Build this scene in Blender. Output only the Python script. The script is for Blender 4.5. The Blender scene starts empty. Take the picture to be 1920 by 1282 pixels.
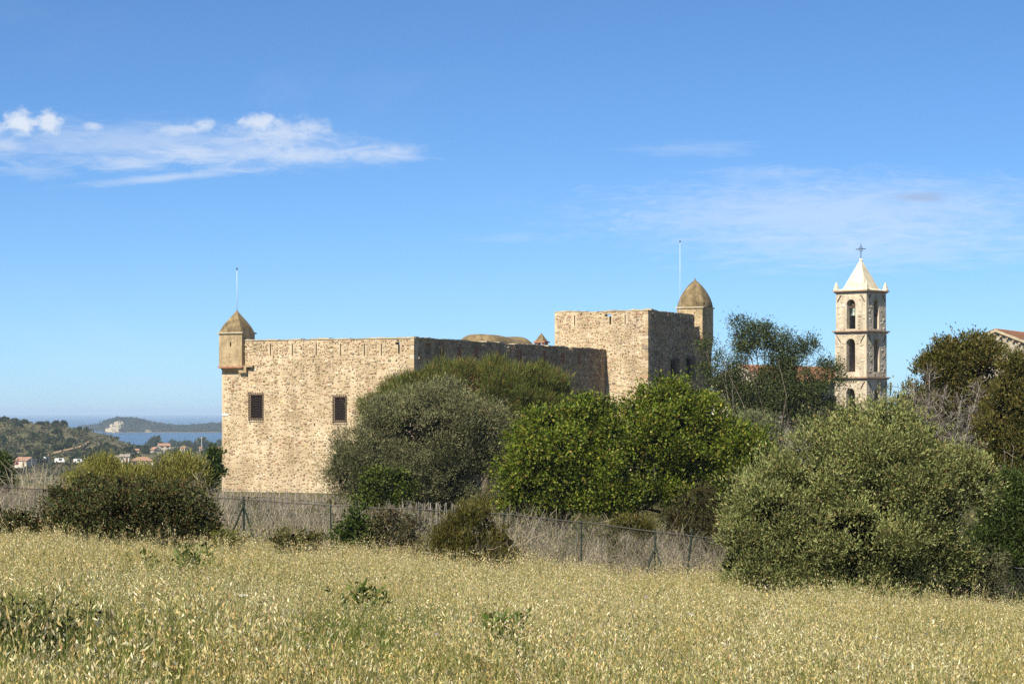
import bpy, math, random, zlib
import numpy as np
from mathutils import Vector, Matrix

# ------------------------------------------------------------------ camera
F = 4427.0          # focal length in pixels of a 1920 px wide frame
Y0 = 772.0          # row of eye level in that frame
sc = bpy.context.scene
col = sc.collection
cam_d = bpy.data.cameras.new('camera')
cam_d.sensor_width = 36.0
cam_d.lens = F / 1920 * 36
cam_d.shift_y = (Y0 - 641) / 1920
cam_d.clip_start = 0.5
cam_d.clip_end = 90000
cam = bpy.data.objects.new('camera', cam_d)
col.objects.link(cam)
cam.location = (0, 0, 0)
cam.rotation_euler = (math.radians(90), 0, 0)
sc.camera = cam

# ------------------------------------------------------------------ sun and sky
E1 = np.array([-0.905, 0.425, 0.0]); E1 /= np.linalg.norm(E1)   # along the fort's lit front, to the left
E2 = np.array([-E1[1] * -1, -E1[0], 0.0])                        # along its shaded side, away
E2 = np.array([E1[1], -E1[0], 0.0])
SUN_EL = math.radians(47)
hs = -E2 - 0.09 * (-E1)
hs /= np.linalg.norm(hs)
sun_dir = Vector((hs[0] * math.cos(SUN_EL), hs[1] * math.cos(SUN_EL), math.sin(SUN_EL)))
sun_d = bpy.data.lights.new('sun', 'SUN')
sun_d.energy = 5.0
sun_d.angle = math.radians(0.53)
sun_d.color = (1.0, 0.91, 0.74)
sun = bpy.data.objects.new('sun', sun_d)
col.objects.link(sun)
sun.rotation_euler = sun_dir.to_track_quat('Z', 'Y').to_euler()

world = bpy.data.worlds.new('World')
sc.world = world
world.use_nodes = True
wn = world.node_tree.nodes; wl = world.node_tree.links
wn.clear()


def N(tree, typ, **kw):
    n = tree.nodes.new(typ)
    for k, v in kw.items():
        setattr(n, k, v)
    return n


def setin(n, **kw):
    for k, v in kw.items():
        n.inputs[k.replace('_', ' ')].default_value = v


wt = world.node_tree
out = N(wt, 'ShaderNodeOutputWorld')
bg = N(wt, 'ShaderNodeBackground')
bg.inputs['Strength'].default_value = 0.086
sky = N(wt, 'ShaderNodeTexSky')
sky.sky_type = 'NISHITA'
sky.sun_disc = False
sky.sun_elevation = SUN_EL
sky.sun_rotation = math.atan2(hs[0], hs[1])
sky.altitude = 60
sky.air_density = 0.50
sky.dust_density = 0.35
sky.ozone_density = 6.0
# a deeper, more saturated blue, the same over the whole dome
hsv = N(wt, 'ShaderNodeHueSaturation')
hsv.inputs['Saturation'].default_value = 1.08
hsv.inputs['Value'].default_value = 1.0
wl.new(sky.outputs['Color'], hsv.inputs['Color'])
tint = N(wt, 'ShaderNodeMix', data_type='RGBA', blend_type='MULTIPLY')
tint.inputs[0].default_value = 1.0
tint.inputs[7].default_value = (0.93, 1.0, 0.99, 1)
wl.new(hsv.outputs['Color'], tint.inputs[6])
# clouds: by direction (azimuth, elevation)
tc = N(wt, 'ShaderNodeTexCoord')
sep = N(wt, 'ShaderNodeSeparateXYZ')
wl.new(tc.outputs['Generated'], sep.inputs[0])
az = N(wt, 'ShaderNodeMath', operation='ARCTAN2')
wl.new(sep.outputs['X'], az.inputs[0]); wl.new(sep.outputs['Y'], az.inputs[1])
el = N(wt, 'ShaderNodeMath', operation='ARCSINE')
wl.new(sep.outputs['Z'], el.inputs[0])
uv = N(wt, 'ShaderNodeCombineXYZ')
wl.new(az.outputs[0], uv.inputs[0]); wl.new(el.outputs[0], uv.inputs[1])


def sky_noise(scale, detail, rough, stretch=(1, 1, 1), dist=0.0):
    mp = N(wt, 'ShaderNodeMapping')
    mp.inputs['Scale'].default_value = stretch
    wl.new(uv.outputs[0], mp.inputs['Vector'])
    n = N(wt, 'ShaderNodeTexNoise')
    setin(n, Scale=scale, Detail=detail, Roughness=rough, Distortion=dist)
    wl.new(mp.outputs[0], n.inputs['Vector'])
    c = N(wt, 'ShaderNodeMath', operation='SUBTRACT')
    wl.new(n.outputs['Fac'], c.inputs[0]); c.inputs[1].default_value = 0.5
    return c.outputs[0]


n_puff = sky_noise(190, 8, 0.62, (1, 1.4, 1), 0.4)
n_wisp = sky_noise(60, 8, 0.68, (1, 4.0, 1), 0.8)
n_fine = sky_noise(60, 5, 0.6, (1, 7, 1), 0.3)


def puff(px, py, rx, ry, amp, soft, noise, k, rot=0.0):
    mp = N(wt, 'ShaderNodeMapping', vector_type='TEXTURE')
    a = math.atan((px - 960) / F)
    mp.inputs['Location'].default_value = (a, (Y0 - py) / F * math.cos(a), 0)
    mp.inputs['Rotation'].default_value = (0, 0, rot)
    mp.inputs['Scale'].default_value = (rx / F, ry / F, 1)
    wl.new(uv.outputs[0], mp.inputs['Vector'])
    ln = N(wt, 'ShaderNodeVectorMath', operation='LENGTH')
    wl.new(mp.outputs[0], ln.inputs[0])
    ma = N(wt, 'ShaderNodeMath', operation='MULTIPLY_ADD')
    wl.new(noise, ma.inputs[0]); ma.inputs[1].default_value = k * 1.45
    wl.new(ln.outputs['Value'], ma.inputs[2])
    mr = N(wt, 'ShaderNodeMapRange', interpolation_type='SMOOTHSTEP')
    wl.new(ma.outputs[0], mr.inputs['Value'])
    mr.inputs['From Min'].default_value = 1.0
    mr.inputs['From Max'].default_value = 1.0 - soft
    mr.inputs['To Min'].default_value = 0.0
    mr.inputs['To Max'].default_value = amp
    return mr.outputs['Result']


def screen(a, b):
    n1 = N(wt, 'ShaderNodeMath', operation='SUBTRACT'); n1.inputs[0].default_value = 1.0
    wl.new(b, n1.inputs[1])
    n2 = N(wt, 'ShaderNodeMath', operation='MULTIPLY_ADD')
    wl.new(a, n2.inputs[0]); wl.new(n1.outputs[0], n2.inputs[1]); wl.new(b, n2.inputs[2])
    return n2.outputs[0]


PUFFS = [
    (36, 232, 36, 30, .80, .75, n_puff, 1.0), (92, 232, 32, 28, .75, .75, n_puff, 1.0), (-10, 242, 30, 16, .5, .8, n_puff, 1.0),
    (175, 240, 24, 10, .45, .9, n_puff, 1.1), (385, 238, 30, 14, .6, .9, n_puff, 1.1), (338, 245, 60, 13, .45, .9, n_puff, 1.1),
    (488, 232, 46, 22, .65, .8, n_puff, 1.0), (525, 250, 120, 36, .50, 1.0, n_puff, 0.9), (590, 240, 46, 24, .35, 1.0, n_puff, 1.0),
    (5, 276, 60, 24, .35, 1.0, n_puff, 1.0), (240, 309, 100, 19, .38, 1.0, n_wisp, 1.0), (375, 293, 110, 20, .36, 1.0, n_wisp, 1.0),
    (565, 292, 150, 20, .42, 1.0, n_puff, 1.0), (725, 290, 110, 22, .42, 1.0, n_wisp, 0.9), (320, 334, 240, 12, .40, 1.0, n_wisp, 0.8, 0.105),
    (250, 270, 460, 60, .34, 1.0, n_wisp, 1.0), (520, 285, 330, 50, .22, 1.0, n_wisp, 1.0), (60, 322, 110, 20, .22, 1.0, n_wisp, 1.3),
    (1310, 282, 180, 20, .14, 1.0, n_fine, 1.4), (1430, 326, 170, 16, .15, 1.0, n_fine, 1.4),
    (1560, 400, 600, 95, .40, 1.0, n_wisp, 0.9), (1650, 470, 480, 55, .26, 1.0, n_fine, 1.2), (950, 445, 100, 14, .12, 1.0, n_fine, 1.4),
]
acc = None
for p in PUFFS:
    r = puff(*p)
    acc = r if acc is None else screen(acc, r)
# thin cirrus over the rest of the sky, all round
gen = N(wt, 'ShaderNodeMapRange', interpolation_type='SMOOTHSTEP')
wl.new(sky_noise(5, 6, 0.6, (1, 3, 1), 0.5), gen.inputs['Value'])
setin(gen, From_Min=0.02, From_Max=0.4, To_Min=0.0, To_Max=0.22)
acc = screen(acc, gen.outputs['Result'])
mixc = N(wt, 'ShaderNodeMix', data_type='RGBA')
wl.new(acc, mixc.inputs[0])
wl.new(tint.outputs[2], mixc.inputs[6])
mixc.inputs[7].default_value = (5.9, 6.2, 6.6, 1)
dark = puff(1728, 371, 70, 14, .85, .9, n_fine, .7)
mixd = N(wt, 'ShaderNodeMix', data_type='RGBA')
wl.new(dark, mixd.inputs[0]); wl.new(mixc.outputs[2], mixd.inputs[6])
mixd.inputs[7].default_value = (2.6, 3.6, 5.4, 1)
wl.new(mixd.outputs[2], bg.inputs['Color'])
wl.new(bg.outputs[0], out.inputs['Surface'])
try:
    world.cycles.sampling_method = 'MANUAL'
    world.cycles.sample_map_resolution = 1024
except Exception:
    pass

sc.view_settings.view_transform = 'Standard'
sc.view_settings.look = 'None'
sc.view_settings.gamma = 1.0
sc.view_settings.use_curve_mapping = False
sc.view_settings.exposure = 0.76
sc.render.engine = 'CYCLES'
sc.cycles.max_bounces = 6
sc.cycles.diffuse_bounces = 2
sc.cycles.glossy_bounces = 2
sc.cycles.transmission_bounces = 3
sc.cycles.transparent_max_bounces = 4
sc.cycles.volume_bounces = 1
sc.cycles.use_denoising = False
sc.cycles.caustics_reflective = False
sc.cycles.caustics_refractive = False

rng = np.random.default_rng(11)
random.seed(5)


# ------------------------------------------------------------------ helpers
def P(px, py, d):
    return np.array([(px - 960) / F * d, d, (Y0 - py) / F * d])


def mat(name, base, rough=0.9, spec=0.2):
    m = bpy.data.materials.new(name)
    m.use_nodes = True
    b = m.node_tree.nodes['Principled BSDF']
    b.inputs['Base Color'].default_value = (*base, 1)
    b.inputs['Roughness'].default_value = rough
    b.inputs['Specular IOR Level'].default_value = spec
    return m


def ramp(t, fac, stops):
    r = N(t, 'ShaderNodeValToRGB')
    e = r.color_ramp.elements
    while len(e) < len(stops):
        e.new(0.5)
    for k, (p, c) in enumerate(stops):
        e[k].position = p
        e[k].color = (*c, 1)
    t.links.new(fac, r.inputs[0])
    return r.outputs[0]


def noise(t, scale, detail=4, rough=0.6, vec=None, dist=0.0):
    n = N(t, 'ShaderNodeTexNoise')
    setin(n, Scale=scale, Detail=detail, Roughness=rough, Distortion=dist)
    if vec is not None:
        t.links.new(vec, n.inputs['Vector'])
    return n.outputs['Fac']


def geo_pos(t):
    return N(t, 'ShaderNodeNewGeometry').outputs['Position']


def mixrgb(t, fac, a, b, blend='MIX'):
    m = N(t, 'ShaderNodeMix', data_type='RGBA', blend_type=blend)
    for k, s in ((0, fac), (6, a), (7, b)):
        if isinstance(s, (int, float)):
            m.inputs[k].default_value = s
        elif isinstance(s, tuple):
            m.inputs[k].default_value = (*s, 1)
        else:
            t.links.new(s, m.inputs[k])
    return m.outputs[2]


def bump(t, b, h, strength=0.5, dist=0.02):
    n = N(t, 'ShaderNodeBump')
    setin(n, Strength=strength, Distance=dist)
    t.links.new(h, n.inputs['Height'])
    t.links.new(n.outputs[0], b.inputs['Normal'])


def noisy_mat(name, stops, scale, rough=0.9, bump_d=0.0, bscale=None, spec=0.2, detail=6, stain=0.0):
    m = mat(name, (0.5, 0.5, 0.5), rough, spec)
    t = m.node_tree; b = t.nodes['Principled BSDF']
    pos = geo_pos(t)
    c = ramp(t, noise(t, scale, detail, 0.62, pos), stops)
    if stain:
        c = streaks(t, c, stain)
    t.links.new(c, b.inputs['Base Color'])
    if bump_d:
        bump(t, b, noise(t, bscale or scale * 3, 5, 0.65, pos), 0.7, bump_d)
    return m


def streaks(t, c, amt=0.35):
    """rain streaks and soot stains with their own shapes"""
    mp = N(t, 'ShaderNodeMapping'); mp.inputs['Scale'].default_value = (1.0, 1.0, 0.13)
    t.links.new(geo_pos(t), mp.inputs[0])
    a = ramp(t, noise(t, 1.5, 6, 0.7, mp.outputs[0]), [(0.36, (1 - amt, 1 - amt * 1.02, 1 - amt * 1.02)), (0.56, (1.04, 1.04, 1.04))])
    b2 = ramp(t, noise(t, 0.33, 5, 0.65, geo_pos(t)), [(0.35, (0.78, 0.75, 0.71)), (0.62, (1.06, 1.06, 1.06))])
    return mixrgb(t, 1.0, mixrgb(t, 1.0, c, a, 'MULTIPLY'), b2, 'MULTIPLY')


def attr_mat(name, rough=0.9, spec=0.15, noise_scale=0.0, amt=0.35, bump_d=0.0, translucent=0.0, random_amt=0.0, stain=0.0):
    """colour from the face attribute 'col' (each piece's own colour), with grain"""
    m = mat(name, (0.5, 0.5, 0.5), rough, spec)
    t = m.node_tree; b = t.nodes['Principled BSDF']
    a = N(t, 'ShaderNodeAttribute'); a.attribute_name = 'col'
    c = a.outputs['Color']
    if noise_scale:
        nz = noise(t, noise_scale, 5, 0.65, geo_pos(t))
        g = ramp(t, nz, [(0.25, (1 - amt,) * 3), (0.75, (1 + amt * 0.4,) * 3)])
        c = mixrgb(t, 1.0, c, g, 'MULTIPLY')
        if bump_d:
            bump(t, b, nz, 0.8, bump_d)
    if random_amt:
        oi = N(t, 'ShaderNodeObjectInfo')
        g = ramp(t, oi.outputs['Random'], [(0, (1 - random_amt, 1 - random_amt * .9, 1 - random_amt)), (1, (1 + random_amt * .5, 1 + random_amt * .5, 1 + random_amt * .3))])
        c = mixrgb(t, 1.0, c, g, 'MULTIPLY')
    if stain:
        c = streaks(t, c, stain)
    t.links.new(c, b.inputs['Base Color'])
    if translucent:
        tr = N(t, 'ShaderNodeBsdfTranslucent')
        t.links.new(c, tr.inputs['Color'])
        mx = N(t, 'ShaderNodeMixShader'); mx.inputs[0].default_value = translucent
        o = t.nodes['Material Output']
        t.links.new(b.outputs[0], mx.inputs[1]); t.links.new(tr.outputs[0], mx.inputs[2])
        t.links.new(mx.outputs[0], o.inputs['Surface'])
    return m


def quick_mesh(name, V, faces, colors=None, smooth=False):
    """V (n,3); faces: (m,k) int array of one size, or list of lists"""
    me = bpy.data.meshes.new(name)
    V = np.asarray(V, dtype=np.float32)
    if isinstance(faces, np.ndarray):
        m, k = faces.shape
        me.vertices.add(len(V)); me.vertices.foreach_set('co', V.ravel())
        me.loops.add(m * k); me.loops.foreach_set('vertex_index', faces.astype(np.int32).ravel())
        me.polygons.add(m); me.polygons.foreach_set('loop_start', np.arange(0, m * k, k, dtype=np.int32))
        me.update(calc_edges=True)
    else:
        me.from_pydata([tuple(map(float, v)) for v in V], [], faces)
        me.update()
    if colors is not None:
        at = me.attributes.new('col', 'FLOAT_COLOR', 'FACE')
        c = np.ones((len(me.polygons), 4), dtype=np.float32); c[:, :3] = colors
        at.data.foreach_set('color', c.ravel())
    if smooth:
        me.polygons.foreach_set('use_smooth', np.ones(len(me.polygons), dtype=bool))
    return me


def link(name, me, material=None, parent=None, kind=None):
    o = bpy.data.objects.new(name, me)
    col.objects.link(o)
    if material is not None and me is not None and len(me.materials) == 0:
        me.materials.append(material)
    if parent is not None:
        o.parent = parent
        if parent.type == 'EMPTY':
            o.matrix_parent_inverse = Matrix.Translation(-Vector(parent.location))
    if kind:
        o['kind'] = kind
    return o


def tag(o, label, cat, group=None):
    o['label'] = label
    o['category'] = cat
    if group:
        o['group'] = group
    return o


def thing(name, loc, label, cat, group=None):
    o = bpy.data.objects.new(name, None)
    o.empty_display_size = 0.2
    col.objects.link(o)
    o.location = [float(v) for v in loc]
    return tag(o, label, cat, group)


class MB:
    """collects polygons into one mesh"""
    def __init__(self):
        self.v = []; self.f = []; self.c = []

    def poly(self, pts, c=None):
        i = len(self.v)
        self.v += [tuple(map(float, p)) for p in pts]
        self.f.append(list(range(i, i + len(pts))))
        self.c.append(c or (0.5, 0.5, 0.5))

    def hexa(self, p, c=None):
        """p: 8 corners, bottom 4 then top 4, counter-clockwise seen from above"""
        i = len(self.v)
        self.v += [tuple(map(float, q)) for q in p]
        for q in ((3, 2, 1, 0), (4, 5, 6, 7), (0, 1, 5, 4), (1, 2, 6, 5), (2, 3, 7, 6), (3, 0, 4, 7)):
            self.f.append([i + k for k in q]); self.c.append(c or (0.5, 0.5, 0.5))

    def box(self, o, u, n, u0, u1, n0, n1, z0, z1, c=None):
        """box in a frame: origin o, horizontal axes u and n, and z"""
        o = np.asarray(o, float); pts = []
        for z in (z0, z1):
            for a, b in ((u0, n0), (u1, n0), (u1, n1), (u0, n1)):
                q = o + u * a + n * b
                pts.append((q[0], q[1], z))
        self.hexa(pts, c)

    def tube(self, pts, r0, r1=None, k=6, c=None):
        pts = np.asarray(pts, float)
        n = len(pts); r1 = r0 if r1 is None else r1
        base = len(self.v)
        for i in range(n):
            t = pts[min(i + 1, n - 1)] - pts[max(i - 1, 0)]
            t /= (np.linalg.norm(t) + 1e-9)
            a = np.cross(t, (0.3, 0.9, 0.2)); a /= np.linalg.norm(a); b = np.cross(t, a)
            r = r0 + (r1 - r0) * i / max(n - 1, 1)
            for j in range(k):
                w = 2 * math.pi * j / k
                q = pts[i] + r * (a * math.cos(w) + b * math.sin(w))
                self.v.append(tuple(q))
        for i in range(n - 1):
            for j in range(k):
                self.f.append([base + i * k + j, base + i * k + (j + 1) % k, base + (i + 1) * k + (j + 1) % k, base + (i + 1) * k + j])
                self.c.append(c or (0.5, 0.5, 0.5))
        self.f.append([base + j for j in range(k)][::-1]); self.c.append(c or (0.5, 0.5, 0.5))
        self.f.append([base + (n - 1) * k + j for j in range(k)]); self.c.append(c or (0.5, 0.5, 0.5))

    def build(self, name, material, parent=None, kind=None, smooth=False, colors=False):
        me = quick_mesh(name, self.v, self.f, np.array(self.c) if colors else None, smooth)
        return link(name, me, material, parent, kind)


# ------------------------------------------------------------------ terrain
PA, PB = 0.0462, 0.0638


def near_z(x, y):
    return -1.65 - PA * y - PB * np.clip(x, -40, 40)


CTRL = []
for px in (-1500, -600, 0, 200, 420, 700, 1100, 1600, 2200, 3000):
    for d, z in ((240, -8.5), (300, -12.5), (450, -18), (700, -24), (1000, -27), (1300, -28.5), (1700, -30), (2200, -34), (2700, -38.5), (3100, -43)):
        if px <= 200 and 1050 < d < 2000:
            continue
        CTRL.append((px, d, z))
for px, py, d in ((-1500, 800, 1500), (-600, 792, 1500), (-200, 790, 1500), (0, 787, 1500), (60, 791, 1500), (110, 795, 1500), (150, 802, 1520), (200, 814, 1540), (245, 835, 1600), (300, 850, 1500),
                  (-600, 815, 1350), (-200, 812, 1350), (0, 812, 1340), (60, 818, 1330), (110, 822, 1330), (160, 829, 1340), (210, 842, 1350),
                  (-600, 850, 1200), (-200, 850, 1180), (0, 848, 1180), (60, 848, 1180), (120, 849, 1180), (180, 856, 1200),
                  (0, 871, 1060), (100, 869, 1070), (200, 871, 1080),
                  (-600, 800, 1750), (0, 801, 1750), (100, 812, 1750), (200, 838, 1750),
                  (0, 830, 2100), (150, 842, 2000)):
    CTRL.append((px, d, (Y0 - py) / F * d))
CT = np.array(CTRL, float)
_cx = np.stack([CT[:, 0] / 100, np.log(CT[:, 1]) * 7], 1)
_K = np.linalg.norm(_cx[:, None] - _cx[None], axis=2)
_W = np.linalg.solve(_K + np.eye(len(CT)) * 1e-6, CT[:, 2] + 25)


def ground(x, y):
    x = np.atleast_1d(np.asarray(x, float)); y = np.atleast_1d(np.asarray(y, float))
    yy = np.maximum(y, 1.0)
    # near field, then a plateau falling gently to the fort
    zn = near_z(x, np.minimum(yy, 60))
    t = np.clip((yy - 60) / 140, 0, 1)
    zp = zn * (1 - t) + (-7.0) * t
    q = np.stack([(960 + F * np.clip(x / yy, -1, 1)) / 100, np.log(np.maximum(yy, 200)) * 7], 1)
    zf = np.empty(len(x))
    for i in range(0, len(x), 20000):
        zf[i:i + 20000] = np.linalg.norm(q[i:i + 20000, None] - _cx[None], axis=2) @ _W - 25
    s = np.clip((yy - 215) / 110, 0, 1); s = s * s * (3 - 2 * s)
    # the plateau carries on to the right, under the fort and the church
    right = np.clip((x + 34) / 20, 0, 1)
    hold = np.clip((330 - yy) / 60, 0, 1) * right
    s = s * (1 - hold)
    return zp * (1 - s) + zf * s


def gz(x, y):
    return float(ground(x, y)[0])


def hit(px, py, d0=300, d1=3000):
    """where the sight line through a pixel meets the far ground"""
    d = np.exp(np.linspace(math.log(d0), math.log(d1), 900))
    x = (px - 960) / F * d; zr = (Y0 - py) / F * d
    g = ground(x, d)
    k = np.nonzero(zr <= g)[0]
    i = k[0] if len(k) else len(d) - 1
    return np.array([x[i], d[i], g[i]])


def hit_many(px, py, d0, d1, k=160):
    d = np.exp(np.linspace(math.log(d0), math.log(d1), k))
    X = ((px - 960) / F)[:, None] * d[None]; Z = ((Y0 - py) / F)[:, None] * d[None]
    # ground heights from a coarse table over sight lines and distance
    tx_ = np.linspace(px.min() - 5, px.max() + 5, 60)
    G = ground((((tx_ - 960) / F)[:, None] * d[None]).ravel(), np.tile(d, 60)).reshape(60, k)
    w = (px - tx_[0]) / (tx_[1] - tx_[0]); i = np.clip(w.astype(int), 0, 58); w = (w - i)[:, None]
    g = G[i] * (1 - w) + G[i + 1] * w
    j = np.argmax(Z <= g, axis=1)
    r = np.arange(len(px))
    return np.stack([X[r, j], d[j], g[r, j]], -1)


def grid_faces(nr, nc):
    i = np.arange(nr - 1)[:, None] * nc + np.arange(nc - 1)[None]
    return np.stack([i, i + 1, i + nc + 1, i + nc], -1).reshape(-1, 4)


# ground sheet on a fan of sight lines so that its detail follows distance; it closes behind the camera
ds = np.concatenate([np.linspace(-60, 3.0, 8), np.exp(np.linspace(math.log(4.0), math.log(3300), 230))])
ts = np.concatenate([np.linspace(-1.2, -0.26, 14), np.linspace(-0.25, 0.25, 150), np.linspace(0.26, 1.2, 14)])
DD, TT = np.meshgrid(ds, ts, indexing='ij')
XX = TT * np.maximum(np.abs(DD), 40); YY = DD
ZZ = ground(XX.ravel(), YY.ravel()).reshape(XX.shape)
ZZ = np.where(YY < 1, near_z(XX, np.maximum(YY, -20)), ZZ)
rough_n = np.sin(XX * .031 + np.sin(YY * .013) * 2) * np.sin(YY * .021 + 1.3) * np.clip((YY - 350) / 900, 0, 1) * 0.9
ZZ = ZZ + rough_n
gm = mat('ground_soil', (0.2, 0.16, 0.08))
t = gm.node_tree; b = t.nodes['Principled BSDF']
pos = geo_pos(t)
near_c = ramp(t, noise(t, 1.3, 6, 0.65, pos), [(0.3, (0.10, 0.085, 0.035)), (0.5, (0.22, 0.17, 0.075)), (0.7, (0.33, 0.26, 0.12))])
n1 = noise(t, 0.022, 9, 0.74, pos, 0.6)
n2 = noise(t, 0.05, 6, 0.7, pos)
far_c = ramp(t, n1, [(0.40, (0.036, 0.046, 0.016)), (0.47, (0.068, 0.076, 0.026)), (0.51, (0.105, 0.066, 0.034)), (0.55, (0.10, 0.10, 0.038)), (0.66, (0.21, 0.185, 0.085))])
far_c = mixrgb(t, 0.45, far_c, ramp(t, n2, [(0.35, (0.04, 0.048, 0.018)), (0.5, (0.10, 0.092, 0.036)), (0.68, (0.20, 0.15, 0.075))]))
sx = N(t, 'ShaderNodeSeparateXYZ'); t.links.new(pos, sx.inputs[0])
mr = N(t, 'ShaderNodeMapRange'); t.links.new(sx.outputs['Y'], mr.inputs['Value'])
setin(mr, From_Min=56.0, From_Max=68.0)
t.links.new(mixrgb(t, mr.outputs[0], near_c, far_c), b.inputs['Base Color'])
g_ob = link('ground', quick_mesh('ground', np.stack([XX, YY, ZZ], -1).reshape(-1, 3), grid_faces(len(ds), len(ts)), smooth=True), gm, kind='structure')

# sea and lagoon
SEA = -40.0
sm = mat('sea_water', (0.012, 0.05, 0.105), 0.22, 0.5)
t = sm.node_tree; b = t.nodes['Principled BSDF']
mp = N(t, 'ShaderNodeMapping'); mp.inputs['Scale'].default_value = (0.004, 0.02, 1)
t.links.new(geo_pos(t), mp.inputs[0])
bump(t, b, noise(t, 8.0, 6, 0.7, mp.outputs[0]), 1.0, 2.5)
link('sea', quick_mesh('sea', [(-14000, 2300, SEA), (14000, 2300, SEA), (16000, 30000, SEA), (-16000, 30000, SEA)], np.array([[0, 1, 2, 3]])), sm, kind='structure')

# wooded spit beyond the lagoon, with a pale cliff
PROF = np.array([(-900, 799), (60, 801), (130, 800), (165, 798), (190, 795), (204, 788), (222, 783), (240, 784), (258, 785), (280, 791), (310, 796), (345, 799), (380, 796), (416, 793), (470, 794), (700, 797), (1200, 798), (2400, 799)], float)
SHORE = np.array([(-900, 803.5), (150, 803.5), (185, 807), (200, 811.3), (330, 811.3), (416, 811.3), (2400, 811)], float)
BACK = 5600.0
pxs = np.concatenate([np.linspace(-900, 100, 20), np.linspace(105, 470, 140), np.linspace(480, 2400, 40)])
rows = 40
HX = np.zeros((rows, len(pxs), 3)); HC = np.zeros((rows, len(pxs)))
for j, px in enumerate(pxs):
    top = np.interp(px, PROF[:, 0], PROF[:, 1]) + 2.0
    sh = np.interp(px, SHORE[:, 0], SHORE[:, 1])
    d_s = -SEA * F / (sh - Y0)
    d_t = d_s + (420 if px < 190 else 330)
    z_t = (Y0 - top) / F * d_t
    steep = np.exp(-((px - 214) / 22) ** 2)
    for i in range(rows):
        s = i / (rows - 1)
        if s < 0.6:
            q = s / 0.6
            e = q ** (0.9 + 0.0 * steep)
            hgt = (1 - steep) * (q * q * (3 - 2 * q)) + steep * min(1, q * 1.35) ** 0.8
            d = d_s + (d_t - d_s) * e
            z = SEA - 0.5 + (z_t - SEA + 0.5) * hgt
        else:
            q = (s - 0.6) / 0.4
            d = d_t + (500) * q
            z = z_t + (SEA - 1 - z_t) * (q * q * (3 - 2 * q))
        HX[i, j] = ((px - 960) / F * d, d, z + 0.7 * math.sin(px * .9 + d * .05) * math.sin(s * math.pi))
hm = mat('spit_ground', (0.1, 0.1, 0.05))
t = hm.node_tree; b = t.nodes['Principled BSDF']
a = N(t, 'ShaderNodeAttribute'); a.attribute_name = 'col'
pos = geo_pos(t)
nz = noise(t, 0.06, 6, 0.7, pos)
t.links.new(mixrgb(t, 1.0, a.outputs['Color'], ramp(t, nz, [(0.3, (0.45, 0.45, 0.42)), (0.7, (1.2, 1.15, 1.1))]), 'MULTIPLY'), b.inputs['Base Color'])
Hf = grid_faces(rows, len(pxs))
Hv = HX.reshape(-1, 3)
cen = Hv[Hf].mean(1)
cpx = 960 + F * cen[:, 0] / cen[:, 1]; cpy = Y0 - F * cen[:, 2] / cen[:, 1]


def cliffness(px, py):
    w = np.sin(px * .8) * 2 + np.sin(py * 1.7) * 1.5
    a = ((px - 219 + (py - 798) * 0.55) / (13 + w)) ** 2 + ((py - 800) / 11.0) ** 2
    b2 = ((px - 272) / 12) ** 2 + ((py - 807 - (px - 272) * .15) / 2.6) ** 2
    c2 = ((px - 205) / 9) ** 2 + ((py - 806) / 4.0) ** 2
    return (a < 1) | (b2 < 1) | (c2 < 1)


ck = cliffness(cpx, cpy)
hc = np.where(ck[:, None], np.array([[0.46, 0.40, 0.29]]), np.array([[0.055, 0.055, 0.025]]))
low = (cpy > 809.8) & ~ck
hc[low] = (0.17, 0.14, 0.09)
link('spit_hill', quick_mesh('spit_hill', Hv, Hf, hc, smooth=True), hm, kind='structure')

# ------------------------------------------------------------------ foliage helpers
leaf_m = attr_mat('leaf', 0.6, 0.14, translucent=0.18)
broad_leaf_m = attr_mat('broad_leaf', 0.5, 0.2, translucent=0.32)
dry_m = attr_mat('dry_stalk', 0.9, 0.1)
bark_m = noisy_mat('bark', [(0.3, (0.05, 0.04, 0.03)), (0.7, (0.16, 0.13, 0.10))], 6.0, 0.95, 0.02)
grey_bark_m = noisy_mat('grey_bark', [(0.3, (0.17, 0.15, 0.14)), (0.7, (0.38, 0.35, 0.32))], 9.0, 0.95, 0.01)


def unit(a):
    return a / (np.linalg.norm(a, axis=-1, keepdims=True) + 1e-9)


def leaf_arrays(Pt, D, L, W, C, Nr=None):
    n = len(Pt)
    ref = rng.normal(size=(n, 3))
    if Nr is not None:
        ref = Nr + ref * 0.55
    S = unit(np.cross(D, ref))
    up = np.cross(S, D)
    mid = Pt + D * (L * 0.45)[:, None] + up * (L * 0.06)[:, None]
    V = np.stack([Pt, mid + S * (W / 2)[:, None], Pt + D * L[:, None], mid - S * (W / 2)[:, None]], 1)
    return V.reshape(-1, 3), C


def leaf_mesh(name, sets):
    V = np.concatenate([s[0] for s in sets]); C = np.concatenate([s[1] for s in sets])
    return quick_mesh(name, V, np.arange(len(V)).reshape(-1, 4), C)


def pick(pal, n):
    """pal: list of (weight, colour); small spread about each"""
    w = np.array([p[0] for p in pal], float); w /= w.sum()
    c = np.array([p[1] for p in pal])
    k = rng.choice(len(pal), n, p=w)
    return np.clip(c[k] * rng.normal(1, 0.16, (n, 1)) * rng.normal(1, 0.05, (n, 3)), 0.004, 0.9)


def lobe(px, py, rx, ry, d, dd=0.0, rd=None):
    c = P(px, py, d); k = d / F
    c = c + np.array([0, dd, 0])
    return (c, np.array([rx * k, rd if rd else (rx * 0.5 + ry * 0.5) * k, ry * k]))


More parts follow.
